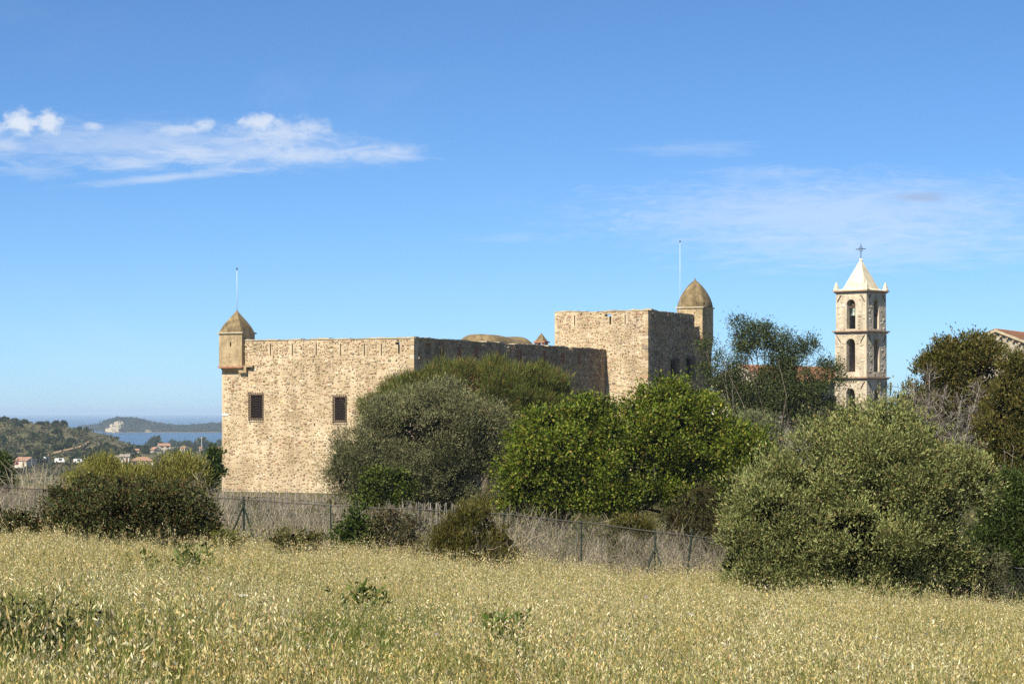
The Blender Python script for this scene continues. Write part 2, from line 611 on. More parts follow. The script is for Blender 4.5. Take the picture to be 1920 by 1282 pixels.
def crown_points(lobes, n_clump, per, rc, shell=(0.74, 1.0), inner=0.15, out_w=1.0, up_w=0.4, rnd=0.7, front=0.65, low_cut=-0.75, sub=None, stray=0.08, cover=0.85):
    """leaf roots, directions and outward normals: boughs over the lobes, leaf clumps over the boughs"""
    area = np.array([(l[1][0] * l[1][2]) ** 0.9 for l in lobes]); area /= area.sum()
    sub = sub or float(np.mean([l[1].mean() for l in lobes])) * 0.42
    tot = sum(4.5 * l[1][0] * l[1][2] for l in lobes)
    n_sub = max(len(lobes), int(tot / (sub * sub) * cover))
    boughs = []
    LC = np.array([l[0] for l in lobes]); LR = np.array([l[1] for l in lobes])
    for i in rng.choice(len(lobes), n_sub, p=area):
        c, r = lobes[i]
        for _ in range(8):
            v = unit(rng.normal(size=3))
            if v[1] > 0.15 and rng.random() < front:
                v[1] = -v[1]
            if v[2] < low_cut:
                continue
            p = c + v * np.maximum(r - sub * 0.6, r * .35) * rng.uniform(*shell)
            e_ = (((p - LC) / LR) ** 2).sum(1); e_[i] = 9.0
            if e_.min() > 0.5:
                break
        boughs.append((p, unit(v / r), sub * rng.uniform(0.6, 1.25)))
    Pt = []; D = []; CL = []; NR = []
    tone = rng.normal(1, 0.10, n_sub)
    w = np.array([bh[2] ** 2 for bh in boughs]); w /= w.sum()
    for i in rng.choice(n_sub, n_clump, p=w):
        p0, nb, rb_ = boughs[i]
        v = unit(rng.normal(size=3) + nb * 0.9 + np.array([0, 0, 0.25]))
        rho = rng.uniform(0.75, 1.05) if rng.random() > inner else rng.uniform(0.3, 0.7)
        m = max(3, int(per * rng.uniform(0.6, 1.4)))
        if rng.random() < stray:
            rho *= rng.uniform(1.2, 1.9); m = m // 2 + 2
        p = p0 + v * rb_ * rho * np.array([1, 1, 0.85])
        o = rng.normal(size=(m, 3)) * rc * rng.uniform(0.6, 1.25)
        o = o * np.array([1, 1, 0.8])
        d = unit(v * out_w + np.array([0, 0, up_w]) + unit(o) * 0.5 + rng.normal(size=(m, 3)) * rnd)
        Pt.append(p + o); D.append(d); CL.append(np.full(m, tone[i] * rng.normal(1, 0.10))); NR.append(np.tile(unit(v + nb * .4), (m, 1)))
    return np.concatenate(Pt), np.concatenate(D), np.concatenate(CL), np.concatenate(NR)


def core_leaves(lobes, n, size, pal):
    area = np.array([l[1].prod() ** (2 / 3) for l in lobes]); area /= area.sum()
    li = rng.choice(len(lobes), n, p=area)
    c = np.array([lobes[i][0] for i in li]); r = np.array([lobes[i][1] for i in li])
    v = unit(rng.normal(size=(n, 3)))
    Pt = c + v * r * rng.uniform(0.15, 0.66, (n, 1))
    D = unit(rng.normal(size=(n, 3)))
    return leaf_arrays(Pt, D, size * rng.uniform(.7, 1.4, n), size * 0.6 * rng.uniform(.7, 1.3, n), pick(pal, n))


def woody(name, base, lobes, parent, r0, n_limb=10, material=None, clear=0.35):
    """tapered trunk with limbs reaching into the lobes, one mesh"""
    m = MB()
    base = np.asarray(base, float)
    cen = np.mean([l[0] for l in lobes], 0)
    fork = base + (cen - base) * clear
    m.tube([base - np.array([0, 0, .3]), base * .5 + fork * .5 + rng.normal(size=3) * r0 * .4, fork], r0, r0 * .7, 7)
    for i in range(n_limb):
        c, r = lobes[i % len(lobes)]
        e = c + unit(rng.normal(size=3)) * r * 0.75
        s = base + (fork - base) * rng.uniform(.6, 1.0)
        mid = s * .5 + e * .5 + rng.normal(size=3) * np.linalg.norm(e - s) * .08
        m.tube([s, s * .6 + mid * .4 + rng.normal(size=3) * r0 * .3, mid, e], r0 * .45, r0 * .08, 5)
    return m.build(name, material or bark_m, parent, smooth=True)


def plant(name, label, cat, lobes, base_px, d, pal, n_clump, per, rc, ll, lw, inner_pal=None, core=0, core_size=0.2, r0=0.12, limbs=10, group=None, material=None, extra=None, leaf=None, **kw):
    global rng
    rng = np.random.default_rng(zlib.crc32(label.encode()) + 3)
    bx = (base_px - 960) / F * d
    base = np.array([bx, d, gz(bx, d)])
    t = thing(name, base, label, cat, group)
    if d < 70:      # shrubs leafy to the ground
        skirt = []
        for c_, r_ in lobes:
            g_ = gz(c_[0], c_[1]); gap = c_[2] - r_[2] - g_
            if -0.2 < gap < 1.4:
                skirt.append((np.array([c_[0], c_[1], g_ + 0.22 + gap * .3]), np.array([r_[0] * .85, r_[1] * .85, 0.25 + gap * .5])))
        n_clump = int(n_clump * (1 + 0.4 * len(skirt) / len(lobes)))
        lobes = lobes + skirt
    Pt, D, CL, NR = crown_points(lobes, n_clump, per, rc, **kw)
    n = len(Pt)
    sets = [leaf_arrays(Pt, D, ll * rng.uniform(.6, 1.35, n), lw * rng.uniform(.7, 1.3, n), pick(pal, n) * CL[:, None], NR)]
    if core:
        sets.append(core_leaves(lobes, core, core_size, inner_pal or pal))  # inner leaves get a darker palette: shade in the gaps put into colour
    if extra:
        sets += extra
    link('crown', leaf_mesh('crown', sets), leaf or leaf_m, t)
    woody('trunk', base, lobes, t, r0, limbs, material)
    return t


# ------------------------------------------------------------------ masonry helpers
mortar_m = noisy_mat('lime_mortar', [(0.25, (0.37, 0.285, 0.185)), (0.45, (0.48, 0.385, 0.26)), (0.6, (0.54, 0.445, 0.315)), (0.75, (0.59, 0.50, 0.365))], 0.9, 0.95, 0.05, 5.0, stain=.22)
shaded_mortar_m = noisy_mat('shaded_mortar', [(0.25, (0.25, 0.185, 0.11)), (0.5, (0.37, 0.28, 0.17)), (0.75, (0.47, 0.375, 0.235))], 0.8, 0.95, 0.05, 5.0, stain=.25)  # darker copy of the mortar, side-wall shade put into its colour; stains on top
render_m = noisy_mat('turret_plaster', [(0.25, (0.27, 0.205, 0.12)), (0.5, (0.40, 0.31, 0.185)), (0.75, (0.50, 0.41, 0.26))], 1.3, 0.95, 0.012, 6.0, stain=.35)
coping_m = noisy_mat('coping_mortar', [(0.3, (0.30, 0.25, 0.17)), (0.7, (0.50, 0.44, 0.32))], 1.2, 0.95, 0.02)
roofcap_m = noisy_mat('roof_plaster', [(0.30, (0.10, 0.078, 0.045)), (0.46, (0.18, 0.138, 0.075)), (0.6, (0.235, 0.18, 0.10)), (0.75, (0.31, 0.255, 0.16))], 1.9, 0.95, 0.03, 6.0, stain=.4)
stone_m = attr_mat('field_stone', 0.92, 0.15, 7.0, 0.4, 0.03, stain=.25)
iron_m = mat('rusty_iron', (0.028, 0.016, 0.013), 0.7, 0.3)
dark_iron_m = mat('dark_iron', (0.03, 0.03, 0.035), 0.6, 0.4)
brick_m = noisy_mat('brick_band', [(0.3, (0.25, 0.11, 0.07)), (0.7, (0.42, 0.22, 0.14))], 3.0, 0.95, 0.01)
bigstone_m = mat('large_field_stone', (0.4, 0.3, 0.2), 0.92, 0.15)
_t = bigstone_m.node_tree; _b = _t.nodes['Principled BSDF']
_oi = N(_t, 'ShaderNodeObjectInfo')
_c = ramp(_t, _oi.outputs['Random'], [(0.0, (0.50, 0.39, 0.24)), (0.25, (0.40, 0.295, 0.18)), (0.4, (0.56, 0.47, 0.32)), (0.55, (0.41, 0.245, 0.155)), (0.64, (0.34, 0.26, 0.17)), (0.8, (0.46, 0.345, 0.21)), (0.92, (0.60, 0.52, 0.39)), (1.0, (0.24, 0.19, 0.14))])
_nz = noise(_t, 6.0, 5, 0.65, geo_pos(_t))
_t.links.new(mixrgb(_t, 1.0, _c, ramp(_t, _nz, [(0.25, (0.65,) * 3), (0.75, (1.1,) * 3)]), 'MULTIPLY'), _b.inputs['Base Color'])
bump(_t, _b, _nz, 0.8, 0.03)

PAL_LIT = [(36, (0.46, 0.359, 0.221)), (26, (0.427, 0.323, 0.194)), (12, (0.499, 0.403, 0.263)), (11, (0.381, 0.285, 0.17)), (4, (0.414, 0.281, 0.173)), (5, (0.336, 0.262, 0.173)), (3, (0.538, 0.448, 0.311)), (3, (0.264, 0.201, 0.128))]
PAL_PARAPET = [(26, (0.40, 0.30, 0.18)), (20, (0.33, 0.24, 0.145)), (14, (0.37, 0.225, 0.14)), (14, (0.47, 0.375, 0.235)), (7, (0.24, 0.19, 0.14)), (5, (0.56, 0.47, 0.33)), (4, (0.17, 0.13, 0.09))]
PAL_SIDE = [(30, (0.3904, 0.305, 0.2196)), (20, (0.3172, 0.244, 0.1769)), (14, (0.488, 0.3965, 0.2867)), (6, (0.3538, 0.2135, 0.1464)), (8, (0.244, 0.1952, 0.1525)), (3, (0.5856, 0.5002, 0.3782))]  # stones of the shaded side, toned darker than the lit front
PAL_TOWER = [(36, (0.50, 0.39, 0.24)), (20, (0.45, 0.33, 0.195)), (14, (0.57, 0.475, 0.325)), (6, (0.42, 0.245, 0.155)), (8, (0.35, 0.265, 0.165)), (4, (0.28, 0.235, 0.175)), (4, (0.64, 0.56, 0.43))]
PAL_BELFRY = [(34, (0.58, 0.51, 0.385)), (20, (0.53, 0.455, 0.335)), (14, (0.63, 0.57, 0.45)), (6, (0.47, 0.395, 0.285)), (2, (0.40, 0.32, 0.23))]


def wall_holes(m, O, U, Nn, u0, u1, z0, z1, th, holes=(), back=True):
    """a wall of real thickness with rectangular openings cut through it; outer face at O, going in by th"""
    O = np.asarray(O, float)
    us = sorted({u0, u1, *[v for h in holes for v in h[:2]]})
    zs = sorted({z0, z1, *[v for h in holes for v in h[2:4]]})
    us = [u for u in us if u0 <= u <= u1]; zs = [z for z in zs if z0 <= z <= z1]

    def pt(u, n, z):
        q = O + U * u - Nn * n
        return (q[0], q[1], z)

    def solid(i, j):
        if i < 0 or j < 0 or i >= len(us) - 1 or j >= len(zs) - 1:
            return False
        cu = (us[i] + us[i + 1]) / 2; cz = (zs[j] + zs[j + 1]) / 2
        return not any(h[0] < cu < h[1] and h[2] < cz < h[3] for h in holes)
    for i in range(len(us) - 1):
        for j in range(len(zs) - 1):
            if not solid(i, j):
                continue
            a, b_, c, d = us[i], us[i + 1], zs[j], zs[j + 1]
            m.poly([pt(a, 0, c), pt(b_, 0, c), pt(b_, 0, d), pt(a, 0, d)])
            if back:
                m.poly([pt(a, th, c), pt(a, th, d), pt(b_, th, d), pt(b_, th, c)])
            if not solid(i - 1, j):
                m.poly([pt(a, 0, c), pt(a, 0, d), pt(a, th, d), pt(a, th, c)])
            if not solid(i + 1, j):
                m.poly([pt(b_, 0, c), pt(b_, th, c), pt(b_, th, d), pt(b_, 0, d)])
            if not solid(i, j - 1):
                m.poly([pt(a, 0, c), pt(a, th, c), pt(b_, th, c), pt(b_, 0, c)])
            if not solid(i, j + 1):
                m.poly([pt(a, 0, d), pt(b_, 0, d), pt(b_, th, d), pt(a, th, d)])


def stone_ring(k=7):
    a = np.linspace(0, 2 * math.pi, k, endpoint=False) + rng.uniform(-.25, .25, k)
    # squarish outline
    c, s = np.cos(a), np.sin(a)
    q = (np.abs(c) ** 3.2 + np.abs(s) ** 3.2) ** (-1 / 3.2)
    r = q * rng.uniform(.82, 1.04, k)
    return np.stack([c * r, s * r], 1)


BIG = []
for _k in range(14):
    k = 8
    r0 = stone_ring(k)
    v = [(p[0], p[1], -0.6) for p in r0] + [(p[0] * 1.0, p[1] * 1.0, 0.35 + rng.uniform(-.1, .1)) for p in r0] + [(p[0] * .68, p[1] * .68, 1.0 + rng.uniform(-.15, .15)) for p in r0]
    f = [[i, (i + 1) % k, k + (i + 1) % k, k + i] for i in range(k)] + [[k + i, k + (i + 1) % k, 2 * k + (i + 1) % k, 2 * k + i] for i in range(k)] + [[2 * k + i for i in range(k)]]
    me = quick_mesh('stone', np.array(v), f)
    me.materials.append(bigstone_m)
    BIG.append(me)


def stones(parent, O, U, Nn, u0, u1, z0, z1, holes, pal, hmin=.13, hmax=.3, wmin=.16, wmax=.5, fill=.8, proud=.035, big=0, band=None, seed=1, name='stones', pal2=None, zmix=None):
    """rubble courses: small stones as one mesh, the largest as objects of their own"""
    O = np.asarray(O, float)
    V = []; Fq = []; Ct = []
    cells = []
    z = z0
    while z < z1 - .05:
        h = rng.uniform(hmin, hmax)
        bk = band and band[0] < z < band[1]
        if bk:
            h = rng.uniform(.09, .2)
        h = min(h, z1 - z)
        u = u0 - rng.uniform(0, .2)
        while u < u1:
            w = rng.uniform(wmin, wmax) * (0.7 + h)
            cu, cz = u + w / 2, z + h / 2 + rng.normal() * h * .26
            u += w
            if cu - w / 2 < u0 - .02 or cu + w / 2 > u1 + .02 or cz - h / 2 < z0 - .02 or cz + h / 2 > z1:
                continue
            if any(hh[0] - w * .5 - .02 < cu < hh[1] + w * .5 + .02 and hh[2] - h * .5 - .02 < cz < hh[3] + h * .5 + .02 for hh in holes):
                continue
            cells.append((cu, cz, w, h))
        z += h
    cells = [c for c in cells if rng.random() < fill]
    bigs = set()
    if big:
        order = sorted(range(len(cells)), key=lambda i: -cells[i][2] * cells[i][3])[:big * 3]
        bigs = set(rng.choice(order, min(big, len(order)), replace=False).tolist())
    Nn = np.asarray(Nn, float)
    R = Matrix(((U[0], 0, Nn[0]), (U[1], 0, Nn[1]), (0, 1, 0)))
    if R.determinant() < 0:
        R = Matrix(((-U[0], 0, Nn[0]), (-U[1], 0, Nn[1]), (0, 1, 0)))
    cols = pick(pal, len(cells))
    if pal2:
        f_ = np.clip((np.array([c[1] for c in cells]) - zmix[0]) / (zmix[1] - zmix[0]), 0, 1)
        cols = np.where((rng.random(len(cells)) < f_)[:, None], pick(pal2, len(cells)), cols)
    k = 6
    for i, (cu, cz, w, h) in enumerate(cells):
        if i in bigs:
            o = link('stone', BIG[rng.integers(len(BIG))], None, parent)
            q = O + U * cu
            o.matrix_local = Matrix.Translation((q[0], q[1], cz)) @ R.to_4x4() @ Matrix.Diagonal((w * .56, h * .58, proud * rng.uniform(1.2, 2.4), 1))
            continue
        r = stone_ring(k) * np.array([w, h]) * .5 * rng.uniform(.70, 1.0)
        th_ = rng.normal() * .22
        r = r @ np.array([[math.cos(th_), math.sin(th_)], [-math.sin(th_), math.cos(th_)]])
        pr = proud * rng.uniform(.35, 1.6)
        tilt = rng.normal(size=2) * proud * .35
        b0 = len(V)
        for sc_, n_ in ((1, -.01), (.74, pr)):
            for p in r:
                q = O + U * (cu + p[0] * sc_) + Nn * (n_ + (0 if sc_ == 1 else tilt[0] * p[0] / w * 2 + tilt[1] * p[1] / h * 2))
                V.append((q[0], q[1], cz + p[1] * sc_))
        for j in range(k):
            Fq.append([b0 + j, b0 + (j + 1) % k, b0 + k + (j + 1) % k, b0 + k + j]); Ct.append(cols[i])
        Fq.append([b0 + k, b0 + k + 1, b0 + k + 2, b0 + k + 3]); Ct.append(cols[i])
        Fq.append([b0 + k + 3, b0 + k + 4, b0 + k + 5, b0 + k]); Ct.append(cols[i])
    link(name, quick_mesh(name, np.array(V), np.array(Fq), np.array(Ct)), stone_m, parent, 'stuff')


def quoins(parent, C, Ua, Ub, z0, z1, pal=None, hmin=.28, hmax=.45):
    """dressed blocks wrapping an outer corner; Ua, Ub run along the two faces away from it"""
    z = z0; k = 0
    while z < z1 - .1:
        h = min(rng.uniform(hmin, hmax), z1 - z)
        la, lb = (rng.uniform(.55, .8), rng.uniform(.28, .4)) if k % 2 else (rng.uniform(.28, .4), rng.uniform(.55, .8))
        m = MB()
        pr = rng.uniform(.0, .05)
        o = np.asarray(C, float) - Ua * pr - Ub * pr
        m.box(o, Ua, Ub, 0, la, 0, lb, z + .012, z + h - .012)
        ob = m.build('quoin', bigstone_m, parent)
        z += h; k += 1


def u_at(O, U, px):
    """distance along a wall at which it crosses an image column"""
    t_ = (px - 960) / F
    return (t_ * O[1] - O[0]) / (U[0] - t_ * U[1])


def z_at(O, U, u, py):
    return (Y0 - py) / F * (O[1] + U[1] * u)


def hole(O, U, x0, x1, y0, y1):
    a, b_ = sorted((u_at(O, U, x0), u_at(O, U, x1)))
    zz = sorted((z_at(O, U, (a + b_) / 2, y0), z_at(O, U, (a + b_) / 2, y1)))
    return (a, b_, zz[0], zz[1])


def square_roof(m, c, U, V_, half, z0, h, prof, n=20.0, seg=6, levels=12):
    """a four-sided curved roof; prof(t) gives the half width at height t, n how square its plan is"""
    c = np.asarray(c, float)
    per = seg * 8
    base = len(m.v)
    for i in range(levels + 1):
        t_ = i / levels
        w = half * prof(t_)
        for j in range(per):
            a = 2 * math.pi * j / per + math.pi / 4
            cx, sx_ = math.cos(a), math.sin(a)
            r = (abs(cx) ** n + abs(sx_) ** n) ** (-1 / n)
            q = c + U * (cx * r * w) + V_ * (sx_ * r * w)
            m.v.append((q[0], q[1], z0 + h * t_))
    for i in range(levels):
        for j in range(per):
            m.f.append([base + i * per + j, base + i * per + (j + 1) % per, base + (i + 1) * per + (j + 1) % per, base + (i + 1) * per + j]); m.c.append((.5,) * 3)
    m.f.append([base + levels * per + j for j in range(per)]); m.c.append((.5,) * 3)


def grille(parent, O, U, Nn, h, nv, nh, proud=.14):
    m = MB()
    a, b_, c, d = h
    a -= .12; b_ += .12; c -= .14; d += .14
    r = .022
    for i in range(nv):
        u = a + (b_ - a) * i / (nv - 1)
        m.box(O, U, Nn, u - r, u + r, proud, proud + .03, c - .06, d + .06)
    for j in range(nh):
        z = c + (d - c) * j / (nh - 1)
        m.box(O, U, Nn, a - .05, b_ + .05, proud + .032, proud + .06, z - r, z + r)
        for u in (a - .03, b_ + .03):
            m.box(O, U, Nn, u - r, u + r, -.1, proud + .03, z - r * .9, z + r * .9)
    return m.build('window_grille', iron_m, parent)


surround_m = noisy_mat('surround_mortar', [(0.3, (.26, .17, .11)), (0.7, (.40, .30, .19))], 3.0)
def slabs(O, U, Nn, u0, u1, n0, n1, z, parent):
    u = u0
    while u < u1 - .05:
        w = min(rng.uniform(.7, 1.3), u1 - u)
        m_ = MB(); hw_ = .03 * math.sin(u * .9) + .02 * math.sin(u * 2.3 + 1)
        h0, h1 = .10 + hw_ + rng.normal() * .03, .10 + hw_ + rng.normal() * .03
        e = rng.normal(size=2) * .015
        pts = []
        for zz in (0, 1):
            for a_, n_ in ((u + .006, n0), (u + w - .006, n0), (u + w - .006, n1 + e[1]), (u + .006, n1 + e[0])):
                q_ = np.asarray(O, float) + U * a_ + Nn * n_
                pts.append((q_[0], q_[1], z + zz * (h0 if a_ < u + w / 2 else h1)))
        m_.hexa(pts)
        if rng.random() < .06:
            u += w
            continue
        m_.build('coping', coping_m, parent)
        u += w


case_m = mat('dark_casement', (.035, .025, .02), .6)
pane_m = mat('dark_pane', (.008, .008, .010), .6, .1)


def casement(parent, O, U, Nn, h):
    a, b_, c, d = h
    w = MB(); w.box(O, U, Nn, a + .002, b_ - .002, -.20, -.16, c + .002, d - .002); f = w.build('window', pane_m, parent)
    k = MB(); um = (a + b_) / 2
    for x0, x1 in ((a + .003, a + .08), (um - .04, um + .04), (b_ - .08, b_ - .003)):
        k.box(O, U, Nn, x0, x1, -.158, -.10, c + .004, d - .004)
    k.build('frame', case_m, f)


# ------------------------------------------------------------------ the fort
NF = -E2          # outward normal of the lit front
NS = -E1          # outward normal of the shaded side
C0 = np.array([(776 - 960) / F * 200, 200.0, 0.0])
WF = u_at(C0, E1, 416)
ZT = (Y0 - 632) / F * 200            # wall top
ZP = (Y0 - 669) / F * 200            # foot of the parapet
ZB = -9.0
fort = thing('fort', (C0[0], C0[1], -7), 'large tan rubble-stone fort with a square tower and corner turrets', 'fort')

win1 = hole(C0, E1, 470, 491, 740, 784)
win2 = hole(C0, E1, 628, 647, 744, 788)
slit3 = hole(C0, E1, 588.6, 590.8, 793, 799)
slit4 = hole(C0, E1, 632.8, 635.0, 799, 807)
fw_h = [win1, win2, slit3, slit4]
m = MB(); wall_holes(m, C0, E1, NF, 0, WF, ZB, ZP, 1.4, fw_h)
fw = m.build('curtain_wall', mortar_m, fort)
stones(fw, C0, E1, NF, .35, WF - .1, -7.2, ZP, [(h[0] - .14, h[1] + .14, h[2] - .14, h[3] + .14) for h in fw_h], PAL_LIT, hmin=.10, hmax=.27, wmin=.13, wmax=.46, fill=.70, proud=.03, big=230, seed=2, pal2=PAL_PARAPET, zmix=(ZP - 3.0, ZP + .8))
for h in (win1, win2):
    casement(fw, C0, E1, NF, h)
    grille(fw, C0, E1, NF, h, 7, 12)
    # brick reveal about the opening
    mm = MB()
    for (a, b_, c, d) in ((h[0] - .12, h[0] - .002, h[2], h[3]), (h[1] + .002, h[1] + .12, h[2], h[3]), (h[0] - .12, h[1] + .12, h[3] + .002, h[3] + .16), (h[0] - .12, h[1] + .12, h[2] - .14, h[2] - .002)):
        mm.box(C0, E1, NF, a, b_, -.2, .02, c, d)
    mm.build('window_surround', surround_m, fw)
mm = MB(); hz = hole(C0, E1, 417, 428.5, 775.5, 779); mm.box(C0, E1, NF, hz[0], hz[1], -.1, .05, hz[2], hz[3])
mm.build('white_marker', mat('white_slab', (.75, .73, .68)), fw)

# front parapet with its loopholes
slits = []
for x in (507, 548, 593, 638.5, 683, 715):
    slits.append(hole(C0, E1, x - .95, x + .95, 644, 667))
slits.append(hole(C0, E1, 741, 749.5, 641.5, 646))
slits.append(hole(C0, E1, 746.3, 749.5, 646, 663))
fp_h = [(a, b_, max(c, ZP + .02), d) for a, b_, c, d in slits]
m = MB(); wall_holes(m, C0, E1, NF, 0, WF - 1.2, ZP + .001, ZT - .1, .75, fp_h)
fp = m.build('parapet', mortar_m, fort)
stones(fp, C0, E1, NF, .3, WF - 2.0, ZP + .02, ZT - .12, fp_h, PAL_LIT, hmin=.09, hmax=.22, wmin=.13, wmax=.4, fill=.86, proud=.03, big=50, pal2=PAL_PARAPET, zmix=(ZP - 3.0, ZP + .8))
slabs(C0, E1, NF, -.06, WF - 1.3, -.8, .06, ZT - .098, fort)

# shaded side
LS = u_at(C0, E2, 1135)
ss = [hole(C0, E2, 797.5, 808, 643, 665)]
for x, a_, b_ in ((829, 648, 668), (861, 650, 669), (892.5, 651, 670), (936, 654, 674), (975, 655, 680), (1020.5, 658, 680), (1055, 661, 681), (1085, 662, 682)):
    ss.append(hole(C0, E2, x - 1.0, x + 1.0, a_, b_))
ZPs = ZP - .25
side_out = C0 + E2 * 0
m = MB(); wall_holes(m, C0, E2, NS, 1.402, LS + 2, ZB, ZPs, 1.4, [])
m.box(C0, E2, NS, 0.0, 0.0, 0, 0, 0, 0) if False else None
sw = m.build('curtain_wall', shaded_mortar_m, fort)
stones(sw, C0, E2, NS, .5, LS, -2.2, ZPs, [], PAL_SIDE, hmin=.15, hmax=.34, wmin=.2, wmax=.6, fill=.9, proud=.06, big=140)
sp_h = [(a, b_, max(c, ZPs + .02), d) for a, b_, c, d in ss]
m = MB(); wall_holes(m, C0, E2, NS, .752, LS + 2, ZPs + .001, ZT - .1, .75, sp_h)
spt = m.build('parapet', shaded_mortar_m, fort)
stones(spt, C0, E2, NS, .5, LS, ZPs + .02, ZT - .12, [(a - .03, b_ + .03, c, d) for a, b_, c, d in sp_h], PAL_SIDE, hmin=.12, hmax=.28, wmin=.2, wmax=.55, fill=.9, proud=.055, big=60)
for h in sp_h[1:]:      # brick jambs of the loopholes
    z = h[2]
    mm = MB()
    while z < h[3] - .05:
        for s_ in (-1, 1):
            w = rng.uniform(.14, .3)
            uu = h[0] - w if s_ < 0 else h[1]
            mm.box(C0, E2, NS, uu, uu + w, -.05, .068, z + .006, z + .075)
        z += .085
    mm.build('loophole_bricks', brick_m, spt, 'stuff')
slabs(C0, E2, NS, .062, LS + 2, -.8, .1, ZT - .098, fort)
quoins(fw, C0, E1, E2, -3.5, ZT - .12)
# remaining walls and the terrace
CB = C0 + E1 * WF
m = MB(); wall_holes(m, CB + E2 * 46, -E2, E1, 0, 44.5, ZB, ZT - .1, 1.0, []); m.build('curtain_wall', mortar_m, fort)
m = MB(); wall_holes(m, C0 + E2 * 46 + E1 * 2, E1, E2, 0, WF - 3.2, ZB, ZT - .1, 1.0, []); m.build('curtain_wall', mortar_m, fort)
m = MB(); m.box(C0, E1, E2, 1.45, WF - 1.1, 1.45, 44.9, ZP - .5, ZP - .2); m.build('terrace', coping_m, fort)

# vault showing over the wall
m = MB()
vc = C0 + E1 * 6 + E2 * 28.7
zb, zt = ZP - .2, (Y0 - 628.5) / F * vc[1]
nn, mmn = 28, 14
base = len(m.v)
for i in range(nn + 1):
    a = -1 + 2 * i / nn
    for j in range(mmn + 1):
        b_ = -1 + 2 * j / mmn
        ha = min(1, (1 - abs(a)) * 3.2) ** .8
        hb = max(0, 1 - abs(b_) ** 3) ** .5
        sag = 1 - .07 * math.exp(-((a - .25) / .25) ** 2)
        q = vc + E2 * (a * 6.2) + E1 * (b_ * 2.7)
        m.v.append((q[0], q[1], zb + (zt - zb) * min(ha * sag, 1) * hb))
for i in range(nn):
    for j in range(mmn):
        k = base + i * (mmn + 1) + j
        m.f.append([k, k + 1, k + mmn + 2, k + mmn + 1]); m.c.append((.5,) * 3)
m.build('vault', roofcap_m, fort, smooth=True)
# little lantern
lc = C0 + E1 * 3 + E2 * 32.7
lp = MB()
zc = (Y0 - 640) / F * lc[1]
for a in (-.38, .38):
    for b_ in (-.38, .38):
        lp.box(lc, E1, E2, a - .11, a + .11, b_ - .11, b_ + .11, ZP - .2, zc - .14)
lant = lp.build('lantern', brick_m, fort)
m = MB(); m.box(lc, E1, E2, -.62, .62, -.62, .62, zc - .138, zc); m.build('lantern_cornice', brick_m, lant)
m = MB(); square_roof(m, lc, E1, E2, .52, zc + .002, .82, lambda t_: max(.03, 1 - t_), 14, 3, 6); m.build('lantern_cap', roofcap_m, lant)


def turret(cf, sa, sb, z0, z1, zr, prof, n, label, corbel=1.2, finial=False):
    """watch turret; cf is its front corner, sa along E1, sb along E2"""
    c = cf + E1 * sa / 2 + E2 * sb / 2
    m = MB()
    sl = [(sa * .5 - .07, sa * .5 + .07, z1 - 1.15, z1 - .75)]
    wall_holes(m, cf, E1, NF, 0, sa, z0, z1, .35, sl)
    sl2 = [(sb * .42 - .07, sb * .42 + .07, z1 - 1.25, z1 - .7)]
    wall_holes(m, cf, E2, NS, .351, sb, z0, z1, .35, sl2)
    wall_holes(m, cf + E1 * sa + E2 * sb, -E2, E1, 0, sb - .351, z0, z1, .35, [])
    wall_holes(m, cf + E1 * sa + E2 * sb, -E1, E2, .351, sa - .351, z0, z1, .35, [])
    body = m.build('turret', render_m, fort)
    body['label'] = label
    m = MB(); m.box(cf, E1, E2, -.12, sa + .12, -.12, sb + .12, z1 + .001, z1 + .14); m.build('cornice', coping_m, body)
    m = MB(); square_roof(m, c, E1, E2, max(sa, sb) / 2 + .02, z1 + .142, zr - z1, prof, n, levels=20)
    m.build('roof', roofcap_m, body, smooth=(n < 8))
    m = MB()
    q0 = [cf + E1 * a + E2 * b_ for a, b_ in ((0, 0), (sa, 0), (sa, sb), (0, sb))]
    q1 = [cf + E1 * a + E2 * b_ for a, b_ in ((.2, .47), (sa - .3, .47), (sa - .3, sb), (.2, sb))]
    q0 = q0[::-1]; q1 = q1[::-1]
    m.hexa([(*q[:2], z0 - corbel) for q in q1] + [(*q[:2], z0 - .002) for q in q0]); m.build('corbel', render_m, body)
    m = MB(); m.box(cf, E1, E2, -.08, sa + .08, -.08, sb * .55, z0 - .1, z0 + .06); m.build('brick_band', brick_m, body)
    return body, c


def solve_corner(px, d):
    return np.array([(px - 960) / F * d, d, 0.0])


zs = lambda py, d: (Y0 - py) / F * d
TC = C0 + E1 * u_at(C0, E1, 458.8) - E2 * .45
tb, tcen = turret(TC, 2.36, 2.15, zs(687, 206), zs(624.5, 206), zs(583, 206.5), lambda t_: max(.02, (1 - t_) ** .98 * (1 + .12 * math.sin(t_ * math.pi)) * .95), 40, 'plastered corner turret with four-sided curved roof', corbel=.55)
stones(tb, TC, E1, NF, .1, 2.25, zs(686, 206), zs(626, 206), [(1.0, 1.35, zs(624.5, 206) - 1.3, zs(624.5, 206) - .6)], [(3, (.42, .33, .2)), (2, (.3, .22, .14)), (1, (.5, .43, .3)), (.6, (.4, .2, .13))], fill=.3, proud=.012, wmin=.12, wmax=.3)

# machicolation hole and the bracket beside the turret
m = MB()
hc_ = hole(C0, E1, 466, 476, 688, 701)
m.box(C0, E1, NF, hc_[0] - .05, hc_[1] + .05, .0, .35, hc_[3], hc_[3] + .16)
m.box(C0, E1, NF, hc_[1] + .05, hc_[1] + .8, -.05, .34, hc_[2] + .1, hc_[3] + .15)
m.build('bracket', render_m, fort)

